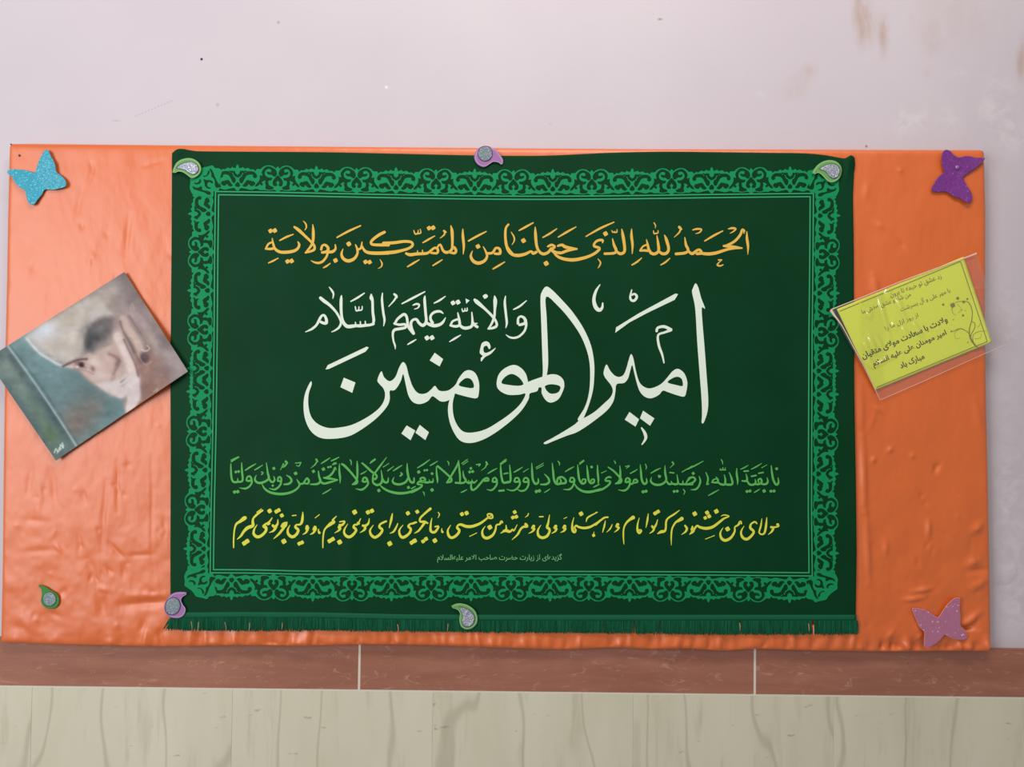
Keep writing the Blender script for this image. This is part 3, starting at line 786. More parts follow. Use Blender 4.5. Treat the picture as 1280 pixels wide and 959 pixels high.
GB(630, """-5,412,26 45,407,26 85,390,26 85,290,26 75,175,10
0,290,12 48,278,12;-5,135,16 30,98,12
138,392,24 152,352,22 188,350,24 203,390,26 150,402,24;202,372,24 212,430,24 172,490,24 110,517,20 35,498,7
258,392,24 273,352,22 308,350,24 326,395,28 270,402,24;326,372,24 326,440,24 290,502,24 230,522,24 178,500,8
133,272,14 190,240,20 248,203,8;258,268,12 330,223,8
370,150,10 375,260,26 385,370,28 420,427,30 457,405,26 455,355,12
428,208,12 527,150,10;433,228,12 527,178,10;D 432,528,44;D 472,520,44
542,298,12 590,350,26 602,400,28 560,432,28 490,434,20;538,542,10 575,520,16 614,493,8
643,150,10 655,260,26 667,370,28 702,427,30 760,422,28 822,412,28 818,370,26 772,335,26 720,350,24 708,402,26;738,352,18 762,390,22 740,422,20
718,122,10 740,150,18 738,183,6;818,264,12 875,228,20 934,198,8
878,392,24 890,347,22 925,350,24 938,390,28 890,402,24;938,382,26 922,450,24 872,500,24 790,500,7
938,420,12 980,482,24 1060,527,30 1160,532,34 1290,498,28
983,172,10 990,270,26 1005,370,28 1042,422,28 1082,410,26 1087,370,22 1050,368,20 1040,398,16
1105,180,10 1115,270,26 1127,370,28 1157,417,28 1197,405,26 1202,370,22 1170,368,20 1160,398,16
1245,180,10 1250,280,26 1258,370,24 1255,418,12
1008,165,14 1065,122,16;1008,148,12 1062,110,12;D 1168,202,36;1193,472,12 1232,452,18 1275,432,10""")
GB(745, """22,180,10 22,280,24 33,370,24 28,425,12
-5,520,28 80,500,28 152,455,26 187,415,26 182,390,24 128,385,24 138,350,20 180,335,26 202,345,14
73,282,12 138,253,10
163,205,16 230,250,24 300,320,26 337,370,28 325,410,28 260,424,18;318,185,10 325,280,26 320,360,26 297,400,24 262,424,18
243,118,10 258,145,16 260,162,6;393,195,12 442,185,16;440,195,14 402,222,8;458,287,14 505,262,18 553,233,8
393,402,24 400,362,22 430,350,24 453,385,28 405,407,24;445,392,24 452,430,26 420,490,24 370,517,24 297,505,7
450,427,22 490,422,26 507,375,22 535,370,24 553,400,26 500,417,20
590,170,10 600,270,26 610,370,28 642,427,30 677,405,26 672,355,12;658,162,10 672,200,16 665,235,6
D 628,532,42;D 667,525,42
740,338,8 730,390,24 770,430,30 840,440,30 902,417,28 937,370,26 922,280,26 920,185,10
D 845,330,36;833,312,14 862,322,14;733,284,14 800,245,20 864,216,8
935,380,22 970,427,28 1010,422,26 1000,388,8;1010,422,26 1060,432,28 1093,412,26 1080,305,10;1090,422,22 1150,432,26 1160,386,12;1150,432,22 1200,432,28 1285,432,28;1200,422,18 1240,350,20 1285,335,20
1020,138,24 1037,162,18;1035,165,14 988,212,7;985,275,18 1038,281,18;D 1042,528,38;D 1083,524,38
1163,500,12 1185,530,16 1168,572,6;1148,268,14 1285,188,14""")
GB(860, """-5,232,14 100,180,20 203,123,10;D 70,287,40
-5,432,26 60,412,26 97,370,26 70,338,24 30,350,24 0,382,20
148,325,10 165,390,24 142,460,24 100,500,24 35,505,7
238,275,12 265,340,22 262,400,24 250,437,16 280,427,12;273,582,12 340,545,20 412,505,8
443,102,12 460,135,16 462,168,6;428,240,16 500,240,16;465,210,14 465,240,14;428,240,12 433,222,10;495,235,12 497,212,10
318,405,20 390,407,28 397,370,24 375,335,12;320,405,18 340,372,20 385,358,16
395,402,24 440,432,28 490,432,28 497,370,24 484,305,10;495,432,24 540,437,30 592,427,28 580,350,26 550,275,10
650,220,10 650,300,26 662,380,24 660,435,9;703,232,12 755,208,18 803,178,8;843,232,12 915,195,20 982,153,8;983,212,12 1052,173,8
748,258,22 803,254,22;848,326,22 908,314,22;943,286,20 1003,274,20
722,387,20 780,387,28 787,350,24 774,295,10;785,382,22 820,432,28 870,437,28 902,412,26 895,365,10;890,427,24 940,432,28 982,402,26 970,360,24 938,370,22 940,402,22;980,427,24 1030,432,28 1063,402,26 1055,345,10
D 787,528,40;D 826,522,40;D 1015,522,46;D 1106,525,40;D 1147,522,40;882,542,12 920,520,18 957,496,8
1110,185,12 1120,280,26 1140,380,28 1177,437,30 1207,410,26 1200,345,10;D 1182,225,38""")
g.build('light_green_lettering', [m_lime], banner, hb, BB + .0005, 6)

y = Ink()
def YB(ox, t): y.block(ox, 630, 10.667, t, 0, .92)
YB(285, """75,582,18 75,480,22 85,350,22 110,270,30 165,232,42 205,200,58 225,188,56
460,88,26 400,130,32 340,190,28 330,240,36 330,290,46 260,320,48 210,370,38 170,430,30 122,472,10;445,68,14 385,112,14
D 218,525,60;D 256,498,60
388,278,8 350,340,26 343,400,38 390,440,44 450,420,40 505,360,38 502,312,46 475,300,42 500,270,26 550,240,26 588,186,14;530,275,26 552,262,30
D 555,95,58;D 645,102,52;D 676,85,52
665,210,12 660,270,30 620,305,38 598,288,36;650,290,30 625,335,38 598,365,26 552,382,8;D 718,155,52
787,245,16 740,262,28 712,302,28 762,290,46 782,258,24;762,290,38 720,350,36 670,410,30 610,464,10;D 745,500,66
827,283,8 798,340,26 803,400,38 855,440,44 910,410,40 937,350,38 900,312,38 912,280,24 960,275,28 985,240,38 995,170,32 997,108,10
D 950,530,50;D 987,515,50;858,157,16 908,152,16
1055,302,46 1042,335,26 1062,345,34;1068,320,34 1042,380,28 997,408,8;1160,312,46 1138,342,26 1162,352,34;1172,330,34 1138,385,28 1095,408,8
1210,338,12 1205,360,20 1218,385,38;1163,187,12 1218,143,12""")
YB(400, """38,584,16 40,460,22 55,360,24 90,310,30 150,262,52 190,240,38 168,220,30 218,165,12
D 128,495,56;D 170,470,56;D 262,510,64
262,240,16 328,232,22 300,278,34 258,282,28;292,280,30 250,312,36 268,325,38 250,355,26 196,388,8
370,268,8 323,350,26 333,410,36 385,442,42 440,412,38 482,350,36 450,312,38 460,280,26 502,270,28 542,196,12;500,252,24 522,265,26
D 462,110,64;D 640,112,56;D 693,93,56
657,195,10 645,260,28 602,292,36 572,290,34;602,300,34 600,330,36 580,355,26 535,384,8
712,283,8 668,350,26 680,410,36 730,447,40 792,412,38 832,350,34 795,312,38 800,276,28 840,250,30 882,232,28
965,130,14 950,210,34 923,320,12;1038,262,14 1012,320,26 980,370,26 932,394,8;D 930,530,64
1107,283,8 1058,350,26 1068,420,36 1110,447,42 1182,402,36 1212,340,34 1180,302,36 1200,270,26 1240,262,26 1285,245,24
D 1172,125,54;D 1222,517,54;D 1264,493,56""")
YB(515, """245,65,38 180,120,30 112,188,28 110,235,30 168,240,38 208,258,24;170,248,36 120,320,30 80,365,26 32,392,8
-5,265,26 45,243,20;D 70,105,50;D -5,520,50;D 30,492,54;D 148,500,50;D 187,468,52
265,190,10 250,270,26 250,360,36 300,378,36 342,330,30 352,298,24 308,305,22
D 305,490,60;350,112,12 366,145,18 345,188,6;400,328,10 395,350,18 406,375,34
517,283,8 478,350,26 488,420,38 530,452,38 592,420,38 632,360,36 605,322,38 610,290,26 650,275,36 720,300,42 800,300,42 900,265,36 980,210,28 1020,175,24
1018,192,20 1008,138,20 1062,140,26 1072,187,24 1018,188,20 1062,150,14;D 666,137,52;D 728,123,56;768,434,12 862,388,12
977,298,8 938,360,26 948,430,38 1000,457,42 1072,420,36 1112,350,28 1125,285,24 1170,270,26 1192,238,40 1208,250,20
D 1038,312,62;1182,392,10 1230,365,28 1285,362,38;1255,285,10 1262,360,30""")
YB(630, """25,285,10 30,340,30 -5,362,32;30,362,32 80,372,30 112,340,24 132,357,22 175,280,10
D 143,110,50;D 118,182,48;D 164,172,50
288,270,38 308,300,38 258,307,32 220,340,30 180,410,28 107,478,8;327,126,12 315,155,16 282,180,6
395,298,46 372,325,24 400,330,34;405,335,32 380,367,26 330,394,8
492,283,8 453,350,26 458,420,38 510,452,40 572,430,38 607,370,32 600,332,38 575,312,38 590,250,28 607,148,10;473,172,18 522,170,18
690,298,46 668,320,24 697,330,34;700,335,32 682,367,26 636,394,8;810,298,46 788,320,24 817,330,34;820,335,30 797,362,26 755,382,8
797,197,10 838,178,10
932,185,10 910,270,24 915,350,38 940,377,36 957,350,26 940,320,24 962,290,28 1000,310,32 1070,322,36 1150,307,34 1230,260,28 1290,215,24
D 1028,132,58;1095,238,10 1110,190,24 1160,155,22 1248,112,10;D 1195,420,42;1200,372,6 1196,400,16""")
YB(745, """-5,280,26 60,222,26 110,185,26 158,178,22;-5,115,12 15,110,12
125,225,10 110,300,26 88,378,12;217,275,10 190,330,22 142,378,7
290,275,44 268,300,24 298,312,34;305,318,30 285,348,24 245,378,7
372,534,12 365,430,22 370,330,22 400,260,28 448,212,36 495,182,56
577,188,8 555,270,22 553,350,32 577,387,38 602,355,32 575,348,22
697,132,10 685,220,28 666,318,8
822,210,10 800,280,26 768,320,34 748,298,30;775,320,30 762,360,26 715,394,8;D 788,127,50;D 827,103,50
1112,86,12 1040,140,26 962,190,26 935,240,28 930,330,28 912,365,36 870,372,44 820,398,12
1005,550,8 1003,440,22 1015,330,24 1060,250,28 1108,220,44 1145,197,54
1187,290,26 1212,330,34 1190,375,26 1140,409,7;1285,300,20 1278,370,26 1248,404,10""")
YB(860, """60,318,32 48,345,30 75,352,36 60,380,26 20,408,8;78,345,30 120,292,28 160,312,36 240,327,42 330,307,40 420,242,34 480,195,28 548,165,16 480,148,18 440,166,8
D 90,132,60;D 255,117,54;D 230,187,46;D 282,165,52;D 378,100,60;233,470,12 352,423,12
467,318,8 430,390,26 448,460,38 500,487,42 572,450,36 622,370,28 625,310,22 670,280,28 697,238,38 712,265,20
D 528,335,60
747,296,8 708,370,26 723,440,36 780,472,40 842,430,36 877,370,34 832,322,38 840,270,26 890,240,26 918,262,20
985,198,10 970,300,26 948,380,22 985,407,24 1022,382,30 1042,280,32 1050,182,10
1195,275,40 1207,298,24 1150,312,26 1108,310,32;1140,315,30 1128,350,34 1108,378,24 1070,409,8""")
y.build('yellow_lettering', [m_yel], banner, hb, BB + .0005, 6)

# ------------------------------------------------------------------ small printed script
AR = {'ا': (0xFE8D, 2), 'آ': (0xFE81, 2), 'ب': (0xFE8F, 4), 'پ': (0xFB56, 4), 'ت': (0xFE95, 4), 'ح': (0xFEA1, 4), 'خ': (0xFEA5, 4), 'د': (0xFEA9, 2),
      'ر': (0xFEAD, 2), 'ز': (0xFEAF, 2), 'س': (0xFEB1, 4), 'ش': (0xFEB5, 4), 'ص': (0xFEB9, 4), 'ض': (0xFEBD, 4), 'ع': (0xFEC9, 4), 'ق': (0xFED5, 4),
      'ک': (0xFB8E, 4), 'گ': (0xFB92, 4), 'ل': (0xFEDD, 4), 'م': (0xFEE1, 4), 'ن': (0xFEE5, 4), 'ه': (0xFEE9, 4), 'و': (0xFEED, 2), 'ی': (0xFBFC, 4), 'ژ': (0xFB8A, 2)}
def shape_ar(t):
    out = []; i = 0; prev = False
    while i < len(t):
        c = t[i]
        if c == 'ل' and i + 1 < len(t) and t[i + 1] == 'ا':
            out.append(chr(0xFEFB + (1 if prev else 0))); prev = False; i += 2; continue
        if c not in AR: 
            if c != '\u200c': out.append(c)
            prev = False; i += 1; continue
        base, n = AR[c]
        nxt = n == 4 and i + 1 < len(t) and t[i + 1] in AR
        out.append(chr(base + ((3 if nxt else 1) if prev else (2 if nxt else 0))))
        prev = n == 4 and nxt; i += 1
    return ''.join(reversed(out))
def script_mesh(text, bold):
    cu = bpy.data.curves.new('script', 'FONT'); cu.body = shape_ar(text); cu.size = 1; cu.offset = bold; cu.resolution_u = 3
    o = bpy.data.objects.new('script', cu); scene.collection.objects.link(o)
    dg = bpy.context.evaluated_depsgraph_get(); dg.update()
    me = bpy.data.meshes.new_from_object(o.evaluated_get(dg))
    co = np.array([v.co[:2] for v in me.vertices]); fs = [tuple(p.vertices) for p in me.polygons]
    bpy.data.objects.remove(o); bpy.data.curves.remove(cu); bpy.data.meshes.remove(me)
    return co, fs
def add_script(ink, text, x0, y0, x1, y1, height, bold=.0):
    """writes text between two measured points on its foot line, capital height in the same units"""
    co, fs = script_mesh(text, bold)
    if not len(co): return
    lo, hi = co.min(0), co.max(0); u = (co[:, 0] - lo[0]) / (hi[0] - lo[0]); w = (co[:, 1] - lo[1]) / (hi[1] - lo[1])
    d = np.array([x1 - x0, y1 - y0], float); L = np.hypot(*d); n = np.array([d[1], -d[0]]) / L
    p = np.array([x0, y0]) + u[:, None] * d + (w * height)[:, None] * n
    b = len(ink.v); ink.layer += 1
    ink.v += [(a, c, ink.layer) for a, c in p]; ink.f += [tuple(b + i for i in f) for f in fs]; ink.m += [0] * len(fs)
cr = Ink(); add_script(cr, 'گزیده\u200cای از زیارت حضرت صاحب الامر علیه\u200cالسلام', 546.5, 703.6, 702.5, 703.2, 11.0, .004)
cr.build('caption_print', [m_pale], banner, hb, BB + .0006, 0)

# ------------------------------------------------------------------ hem and fringe
def strip_obj(name, x0, x1, ya, yb, dep, mat, parent, n=200, rows=4, thick=.0012):
    xs = np.linspace(x0, x1, n); vv = []; ff = []
    for j in range(rows):
        t = j / (rows - 1)
        yy = ya(xs) * (1 - t) + yb(xs) * t
        vv.append(P(xs, yy, dep(xs, yy) + thick * math.sin(math.pi * min(max(t, .05), .95)) * .6))
    A = np.concatenate(vv); verts = list(A)
    for j in range(rows - 1):
        for i in range(n - 1):
            a = j * n + i; ff.append((a, a + n, a + n + 1, a + 1))
    lp = list(range(n)) + [r * n + n - 1 for r in range(1, rows)] + list(range(rows * n - 2, (rows - 1) * n - 1, -1)) + [r * n for r in range(rows - 2, 0, -1)]
    b = len(verts)
    for q in lp: verts.append(A[q] + np.array([0, .001, 0]))
    for i in range(len(lp)):
        j = (i + 1) % len(lp); ff.append((lp[i], lp[j], b + j, b + i))
    return mesh_obj(name, verts, ff, mat, parent, True)
hemy = lambda x: gb(x)
hem = strip_obj('hem', 213, 1070.5, lambda x: gb(x) - 1.4, lambda x: gb(x) + 6.0, lambda x, yy: BB + hb(x, yy) + .0006, m_hem, banner)
m_fr, nt, b = nmat('green_fringe_thread')
v = coords(nt, (1, 1, .05))
nt.links.new(ramp(nt, noise(nt, v, 420, 2, .6), [(.3, sl((12, 66, 44))), (.7, sl((24, 100, 68)))]), b.inputs['Base Color'])
b.inputs['Roughness'].default_value = .8; b.inputs['Specular IOR Level'].default_value = .1
fb = lerp_poly([(200, 787), (230, 788), (300, 789), (400, 788.6), (470, 789.4), (600, 790.6), (760, 792), (900, 793.5), (1072, 793.2)])
vv = []; ff = []
R3 = np.random.RandomState(5)
def thread(xa, xb_, ya, yb_, w, d0, k=5):
    b = len(vv); bow = R3.normal(0, .5)
    for j in range(k):
        t = j / (k - 1); xx = xa + (xb_ - xa) * t + bow * math.sin(t * math.pi); yy = ya + (yb_ - ya) * t
        ww = w * (1 - .45 * t ** 3)
        vv.extend([P(xx - ww / 2, yy, d0), P(xx, yy, d0 + .0006), P(xx + ww / 2, yy, d0)])
    for j in range(k - 1):
        q = b + 3 * j
        ff.extend([(q, q + 3, q + 4, q + 1), (q + 1, q + 4, q + 5, q + 2)])
for ly in range(3):
    x = 207.0 if ly == 0 else 212
    while x < 1071.5:
        gap = (1014.6 < x < 1018.6) or (abs(x - 925) < 1) or (abs(x - 857) < .8) or (abs(x - 826) < .8) or (abs(x - 793) < .7) or (abs(x - 510) < .8) or (abs(x - 498) < .7)
        if not gap or (ly == 0 and R3.rand() < .04 and False):
            sk = R3.normal(0, .9) + (-3.5 * max(0, (225 - x) / 18))
            ye = float(fb(x)) + R3.normal(-.6, .9) - (0 if ly else 0)
            thread(max(x, 213), x + sk, float(gb(x)) + 5.2, ye, R3.uniform(1.0, 1.9), BB + .0002 + ly * .0004 + R3.uniform(0, .0004))
        x += R3.uniform(.8, 1.35)
fringe = mesh_obj('fringe', vv, ff, m_fr, banner, False); fringe['kind'] = 'stuff'
wt = Ink(); 
for (x0_, y0_, x1_, y1_, w_) in ((1010.6, 780, 1011.2, 789, .9), (1016.6, 782, 1017, 794, 1.6), (924.6, 779, 925, 788, .9), (248, 778, 247, 790, .7), (239, 777, 240, 788, .6), (312, 779, 311, 790, .7), (281, 778, 283, 789, .5), (497, 781, 498, 790, .8), (560, 780, 559, 789, .6), (353, 779, 352, 787, .6)):
    wt.stroke([(x0_, y0_, w_), ((x0_ + x1_) / 2 + .3, (y0_ + y1_) / 2, w_), (x1_, y1_, w_ * .5)])
wt.build('loose_thread', [plain('pale_thread', (206, 150, 120), .8, .1)], banner, lambda a, c: 0 * a, BB + .0024, 0)['kind'] = 'stuff'

# ------------------------------------------------------------------ cut-out stickers
def slab(name, pts, d0, th, mats, parent=None, lift=None, px_bevel=.5, rim_rings=1):
    """flat cut foam piece: front face triangulated with a rim rounded over px_bevel"""
    pts = [tuple(p[:2]) for p in pts]
    c = np.array(pts); n = len(c)
    t = np.roll(c, -1, 0) - np.roll(c, 1, 0); t /= np.hypot(t[:, 0], t[:, 1])[:, None] + 1e-9
    area_ = .5 * np.sum(c[:, 0] * np.roll(c[:, 1], -1) - np.roll(c[:, 0], -1) * c[:, 1])
    nn = np.stack([t[:, 1], -t[:, 0]], 1) * (1 if area_ > 0 else -1)
    if area_ > 0: c = c[::-1]; nn = nn[::-1]
    lf = (lambda x, y: 0 * x) if lift is None else lift
    rings = []
    for off, k in ((0, 0.0), (0, .7), (px_bevel * .4, .95), (px_bevel, 1.0)):
        q = c - nn * off; rings.append((q, P(q[:, 0], q[:, 1], d0 + th * k + lf(q[:, 0], q[:, 1]))))
    verts = np.concatenate([r[1] for r in rings]); ff = []; mi = []
    for l in range(3):
        for i in range(n):
            j = (i + 1) % n; ff.append((l * n + i, l * n + j, (l + 1) * n + j, (l + 1) * n + i)); mi.append(1 if l < rim_rings else 0)
    bm = bmesh.new(); q = rings[3][0]
    tri = tessellate_polygon([[Vector((x, y, 0)) for x, y in q]])
    vs = [bm.verts.new((x, y, 0)) for x, y in q]
    for a in tri:
        try: bm.faces.new([vs[i] for i in a])
        except ValueError: pass
    lo = q.min(0); hi = q.max(0); st = 4.0
    for ax in (0, 1):
        k = math.ceil(lo[ax] / st) * st
        while k < hi[ax]:
            bmesh.ops.bisect_plane(bm, geom=bm.verts[:] + bm.edges[:] + bm.faces[:], plane_co=(k, 0, 0) if ax == 0 else (0, k, 0), plane_no=(1, 0, 0) if ax == 0 else (0, 1, 0)); k += st
    bmesh.ops.recalc_face_normals(bm, faces=bm.faces[:]); bm.verts.index_update()
    cc = np.array([v.co[:] for v in bm.verts]); w = P(cc[:, 0], cc[:, 1], d0 + th + lf(cc[:, 0], cc[:, 1])); b = len(verts)
    for f in bm.faces:
        ids = [v.index for v in f.verts]
        a, c2, d = (cc[i] for i in ids[:3])
        if (c2[0] - a[0]) * (d[1] - a[1]) - (d[0] - a[0]) * (c2[1] - a[1]) > 0: ids = ids[::-1]
        ff.append(tuple(b + i for i in ids)); mi.append(0)
    bm.free()
    o = mesh_obj(name, list(verts) + list(w), ff, mats, parent, False)
    o.data.polygons.foreach_set('material_index', mi)
    o.data.polygons.foreach_set('use_smooth', [m == 0 for m in mi])
    return o
def glitter(name, col, col2, fleck, scale=900, metal=.0, rough=.45, amt=.66):
    m, nt, b = nmat(name); v = coords(nt)
    vo = N(nt, 'ShaderNodeTexVoronoi'); vo.inputs['Scale'].default_value = scale; nt.links.new(v, vo.inputs['Vector'])
    sp = N(nt, 'ShaderNodeSeparateColor'); nt.links.new(vo.outputs['Color'], sp.inputs[0])
    base = mixc(nt, sp.outputs[1], sl(col), sl(col2))
    fl_ = ramp(nt, sp.outputs[0], [(amt, g1(0)), (amt + .04, g1(1))])
    nt.links.new(mixc(nt, fl_, base, sl(fleck)), b.inputs['Base Color'])
    rr = N(nt, 'ShaderNodeMapRange'); nt.links.new(sp.outputs[2], rr.inputs[0]); rr.inputs[3].default_value = rough - .2; rr.inputs[4].default_value = rough + .2
    nt.links.new(rr.outputs[0], b.inputs['Roughness']); b.inputs['Metallic'].default_value = metal
    bump(nt, b, sp.outputs[0], .5, .0006)
    return m
def pts_of(ox, oy, sc, s, n=4): return cat_rom([(ox + x / sc, oy + y / sc) for x, y in parse(s)], n, True)
def ell(cx, cy, rx, ry, a0=0, n=28):
    return [(cx + rx * math.cos(t) * math.cos(a0) - ry * math.sin(t) * math.sin(a0), cy + rx * math.cos(t) * math.sin(a0) + ry * math.sin(t) * math.cos(a0)) for t in np.linspace(0, 2 * math.pi, n, endpoint=False)]

m_tq = glitter('turquoise_glitter_foam', (16, 146, 174), (26, 160, 188), (100, 204, 220), 620, amt=.90)
m_tqe = plain('turquoise_foam_edge', (24, 88, 110), .8)
m_pu = glitter('purple_glitter_foam', (112, 42, 128), (124, 54, 142), (150, 86, 162), 420, amt=.965)
m_pue = plain('purple_foam_edge', (120, 40, 80), .8)
m_mv = glitter('mauve_glitter_foam', (176, 108, 136), (184, 114, 148), (240, 204, 226), 420, amt=.975)
m_mve = plain('mauve_lit_edge', (232, 140, 122), .8)  # paler pink paints in the light caught along the rim
def centre(pts): a = np.array(pts); return a.mean(0)
def butterfly(pts, mats, d0, label, tilt, bev=.5, rr=1):
    c = centre(pts)
    lift = lambda x, y: .0015 + np.abs((x - c[0]) * tilt[0] + (y - c[1]) * tilt[1]) * .00010
    o = slab('butterfly_cutout', pts, d0, .0022, mats, None, lift, bev, rr)
    return tag(o, label, 'butterfly decoration', 'glittery foam butterflies at the board corners')
B1 = pts_of(0, 175, 10.09, "590,118 620,150 650,220 690,290 712,400 760,440 812,490 838,550 820,592 760,610 680,628 590,625 555,640 530,690 480,750 440,805 410,815 380,810 350,770 330,700 315,640 240,590 180,520 150,462 95,420 105,380 180,368 290,378 380,395 430,415 452,380 480,290 520,200 560,138", 3)
butterfly(B1, [m_tq, m_tqe], BD + .0008, 'turquoise glitter foam butterfly at board corner above the painted portrait', (.8, -.6))
B2 = pts_of(1155, 180, 11.99, "340,86 400,108 440,160 520,202 600,184 700,184 760,205 850,205 915,212 880,262 800,340 700,410 612,470 585,500 610,560 660,650 702,720 727,800 705,865 650,885 580,840 520,810 440,785 370,735 300,715 200,720 108,692 150,590 210,500 280,440 300,420 275,340 262,240 268,150 300,100", 3)
bf2 = butterfly(B2, [m_pu, m_pue], BD + .0008, 'dark purple glitter foam butterfly at board corner above the yellow card', (.7, .5))
B3 = pts_of(1130, 740, 12.79, "130,263 200,256 290,275 350,290 440,345 520,397 560,390 620,300 700,190 790,110 850,92 895,100 900,150 890,250 905,400 905,540 960,600 1000,660 1008,740 960,767 860,765 760,740 660,690 630,710 560,790 470,855 380,892 325,865 320,760 320,640 240,560 200,460 150,350", 3)
butterfly(B3, [m_mv, m_mve], BD + .0010, 'pale mauve glitter foam butterfly near the bottom board corner', (.6, -.6), 1.1, 2)
pin = disc_thing('push_pin', 1196.3, 209.5, 2.6, BD + .0046, .003, plain('purple_plastic', (150, 92, 168), .12, .8), 'small shiny round pin head stuck through the dark purple butterfly', 'pin')

m_gf = plain('light_green_foam', (106, 160, 90), .6); m_gfe = plain('green_foam_edge', (60, 120, 60), .8)
m_lf = plain('lilac_foam', (160, 110, 168), .6); m_lfe = plain('lilac_foam_edge', (120, 84, 120), .8)
m_gr = plain('mid_green_foam', (62, 132, 58), .6)
m_sil = glitter('silver_glitter', (128, 132, 152), (178, 180, 198), (240, 242, 246), 900, .35, .4, .84)
m_gry = glitter('grey_glitter', (106, 124, 130), (134, 144, 154), (176, 186, 192), 800, .25, .45, .88)
m_rim = plain('pale_glue_rim', (156, 190, 140), .6); m_rim2 = plain('pale_lilac_rim', (186, 158, 192), .6); m_seam = plain('dark_outline', (76, 110, 78), .7); m_seam2 = plain('dark_lilac_outline', (104, 74, 112), .7)
def paisley(outer, inner, foam, edge, inlay_m, rim, seam, d0, label):
    c = centre(outer); w0 = P(c[0], c[1], d0)
    e = empty('paisley_sticker', tuple(w0)); tag(e, label, 'sticker', 'foam paisley stickers on the banner and board')
    parts_ = [slab('foam_base', outer, d0, .0024, [foam, edge], None, None, .9)]
    ci = centre(inner)
    sh = lambda k: [(ci[0] + (p[0] - ci[0]) * k, ci[1] + (p[1] - ci[1]) * k) for p in inner]
    parts_.append(slab('dark_outline', sh(1.13), d0 + .0023, .0003, [seam, seam], None, None, .2))
    parts_.append(slab('glitter_inlay', sh(1.0), d0 + .0025, .0014, [inlay_m, rim], None, None, .9))
    oi = Ink(); oo = np.array(outer); co_ = oo.mean(0)
    rimpts = [(co_[0] + (p[0] - co_[0]) * .90, co_[1] + (p[1] - co_[1]) * .90, .8) for p in oo]; rimpts.append(rimpts[0])
    parts_.append(oi.__class__.build((oi.stroke(rimpts, n=1, cap=False) or oi), 'rim_line', [rim], None, lambda a, b_: 0 * a, d0 + .00245, 0))
    for o in parts_: reparent_keep(o, e)
    return e
DB = BB + .0012
paisley(pts_of(210, 180, 8, "46,290 52,250 80,192 130,155 200,140 262,152 312,190 333,240 322,292 282,332 235,342 192,312 150,285 100,274"),
        pts_of(210, 180, 8, "88,238 150,195 220,180 272,200 302,240 292,282 250,302 210,288 170,258 130,248"), m_gf, m_gfe, m_sil, m_rim, m_seam, DB,
        'light green paisley sticker with silver glitter at banner corner by the turquoise butterfly')
paisley(pts_of(1005, 185, 16, "168,520 185,450 260,350 370,275 500,241 620,258 700,310 747,380 757,460 732,570 670,652 570,693 480,672 410,602 340,530 260,493"),
        pts_of(1005, 185, 16, "320,425 400,370 500,330 620,330 692,380 712,470 682,560 600,607 520,572 460,500 400,450"), m_gf, m_gfe, m_sil, m_rim, m_seam, DB,
        'light green paisley sticker with silver glitter at the folded banner corner')
paisley(pts_of(540, 180, 8, "426,160 424,110 450,58 500,25 560,20 600,38 642,60 682,110 712,160 706,208 690,196 660,182 612,180 570,206 518,232 458,207"),
        ell(540 + 532 / 8, 180 + 98 / 8, 8.6, 8.9), m_lf, m_lfe, m_gry, m_rim2, m_seam2, BB + .0006, 'lilac paisley sticker with round grey inlay at middle of banner top edge')
paisley(pts_of(200, 690, 8, "272,408 228,440 210,480 230,530 257,570 247,622 210,657 150,664 90,647 48,590 48,520 85,450 140,410 205,400"),
        ell(200 + 128 / 8, 690 + 545 / 8, 9.0, 10.5, .35), m_lf, m_lfe, m_gry, m_rim2, m_seam2, DB, 'lilac paisley sticker with grey inlay at bottom banner corner beside the fringe')
paisley(pts_of(520, 700, 8, "350,465 400,438 460,436 530,458 592,510 617,580 607,642 560,687 500,697 450,667 433,600 440,540 420,500 390,480"),
        pts_of(520, 700, 8, "436,478 490,487 550,520 582,570 577,622 540,662 490,662 463,622 470,570 455,520"), m_gf, m_gfe, m_sil, m_rim, m_seam, DB + .0012,
        'light green paisley sticker with silver glitter over the fringe at banner bottom middle')
paisley(pts_of(0, 700, 7.11, "338,222 400,238 450,268 502,300 527,350 517,402 480,432 430,434 383,407 363,360 373,300 363,250"),
        ell(440 / 7.11, 700 + 350 / 7.11, 8.0, 8.6), m_gr, m_gfe, m_gry, m_gr, m_gfe, BD + .001, 'small dark green paisley sticker with grey inlay alone on orange satin')

# ------------------------------------------------------------------ painted portrait print
PQ = [(155.5, 340.0), (235.0, 464.5), (70.0, 575.8), (-17.0, 449.0)]      # top, right, bottom, left corners
nu, nv = 300, 215
U, V = np.meshgrid(np.linspace(0, 1, nu), np.linspace(0, 1, nv))
q = np.array(PQ)
XY = ((1 - U)[..., None] * (1 - V)[..., None] * q[3] + U[..., None] * (1 - V)[..., None] * q[0] + U[..., None] * V[..., None] * q[1] + (1 - U)[..., None] * V[..., None] * q[2])
XP, YP = XY[..., 0], XY[..., 1]
lift = .0034 + .010 * np.clip((U * .2 + V - .72) / .5, 0, 1) ** 2 * (1 - .5 * U) + .004 * np.clip((U - .8) / .2, 0, 1) ** 2 * (1 - V) + .0018 * fbm(U * 3, V * 2, 2)
lift = lift + .0035 * np.clip(1 - U / .12, 0, 1) ** 2 + .0064 * np.clip((XP - 176) / 30, 0, 1)
img = np.zeros((nv, nu, 3)); img[:] = (150, 137, 134)
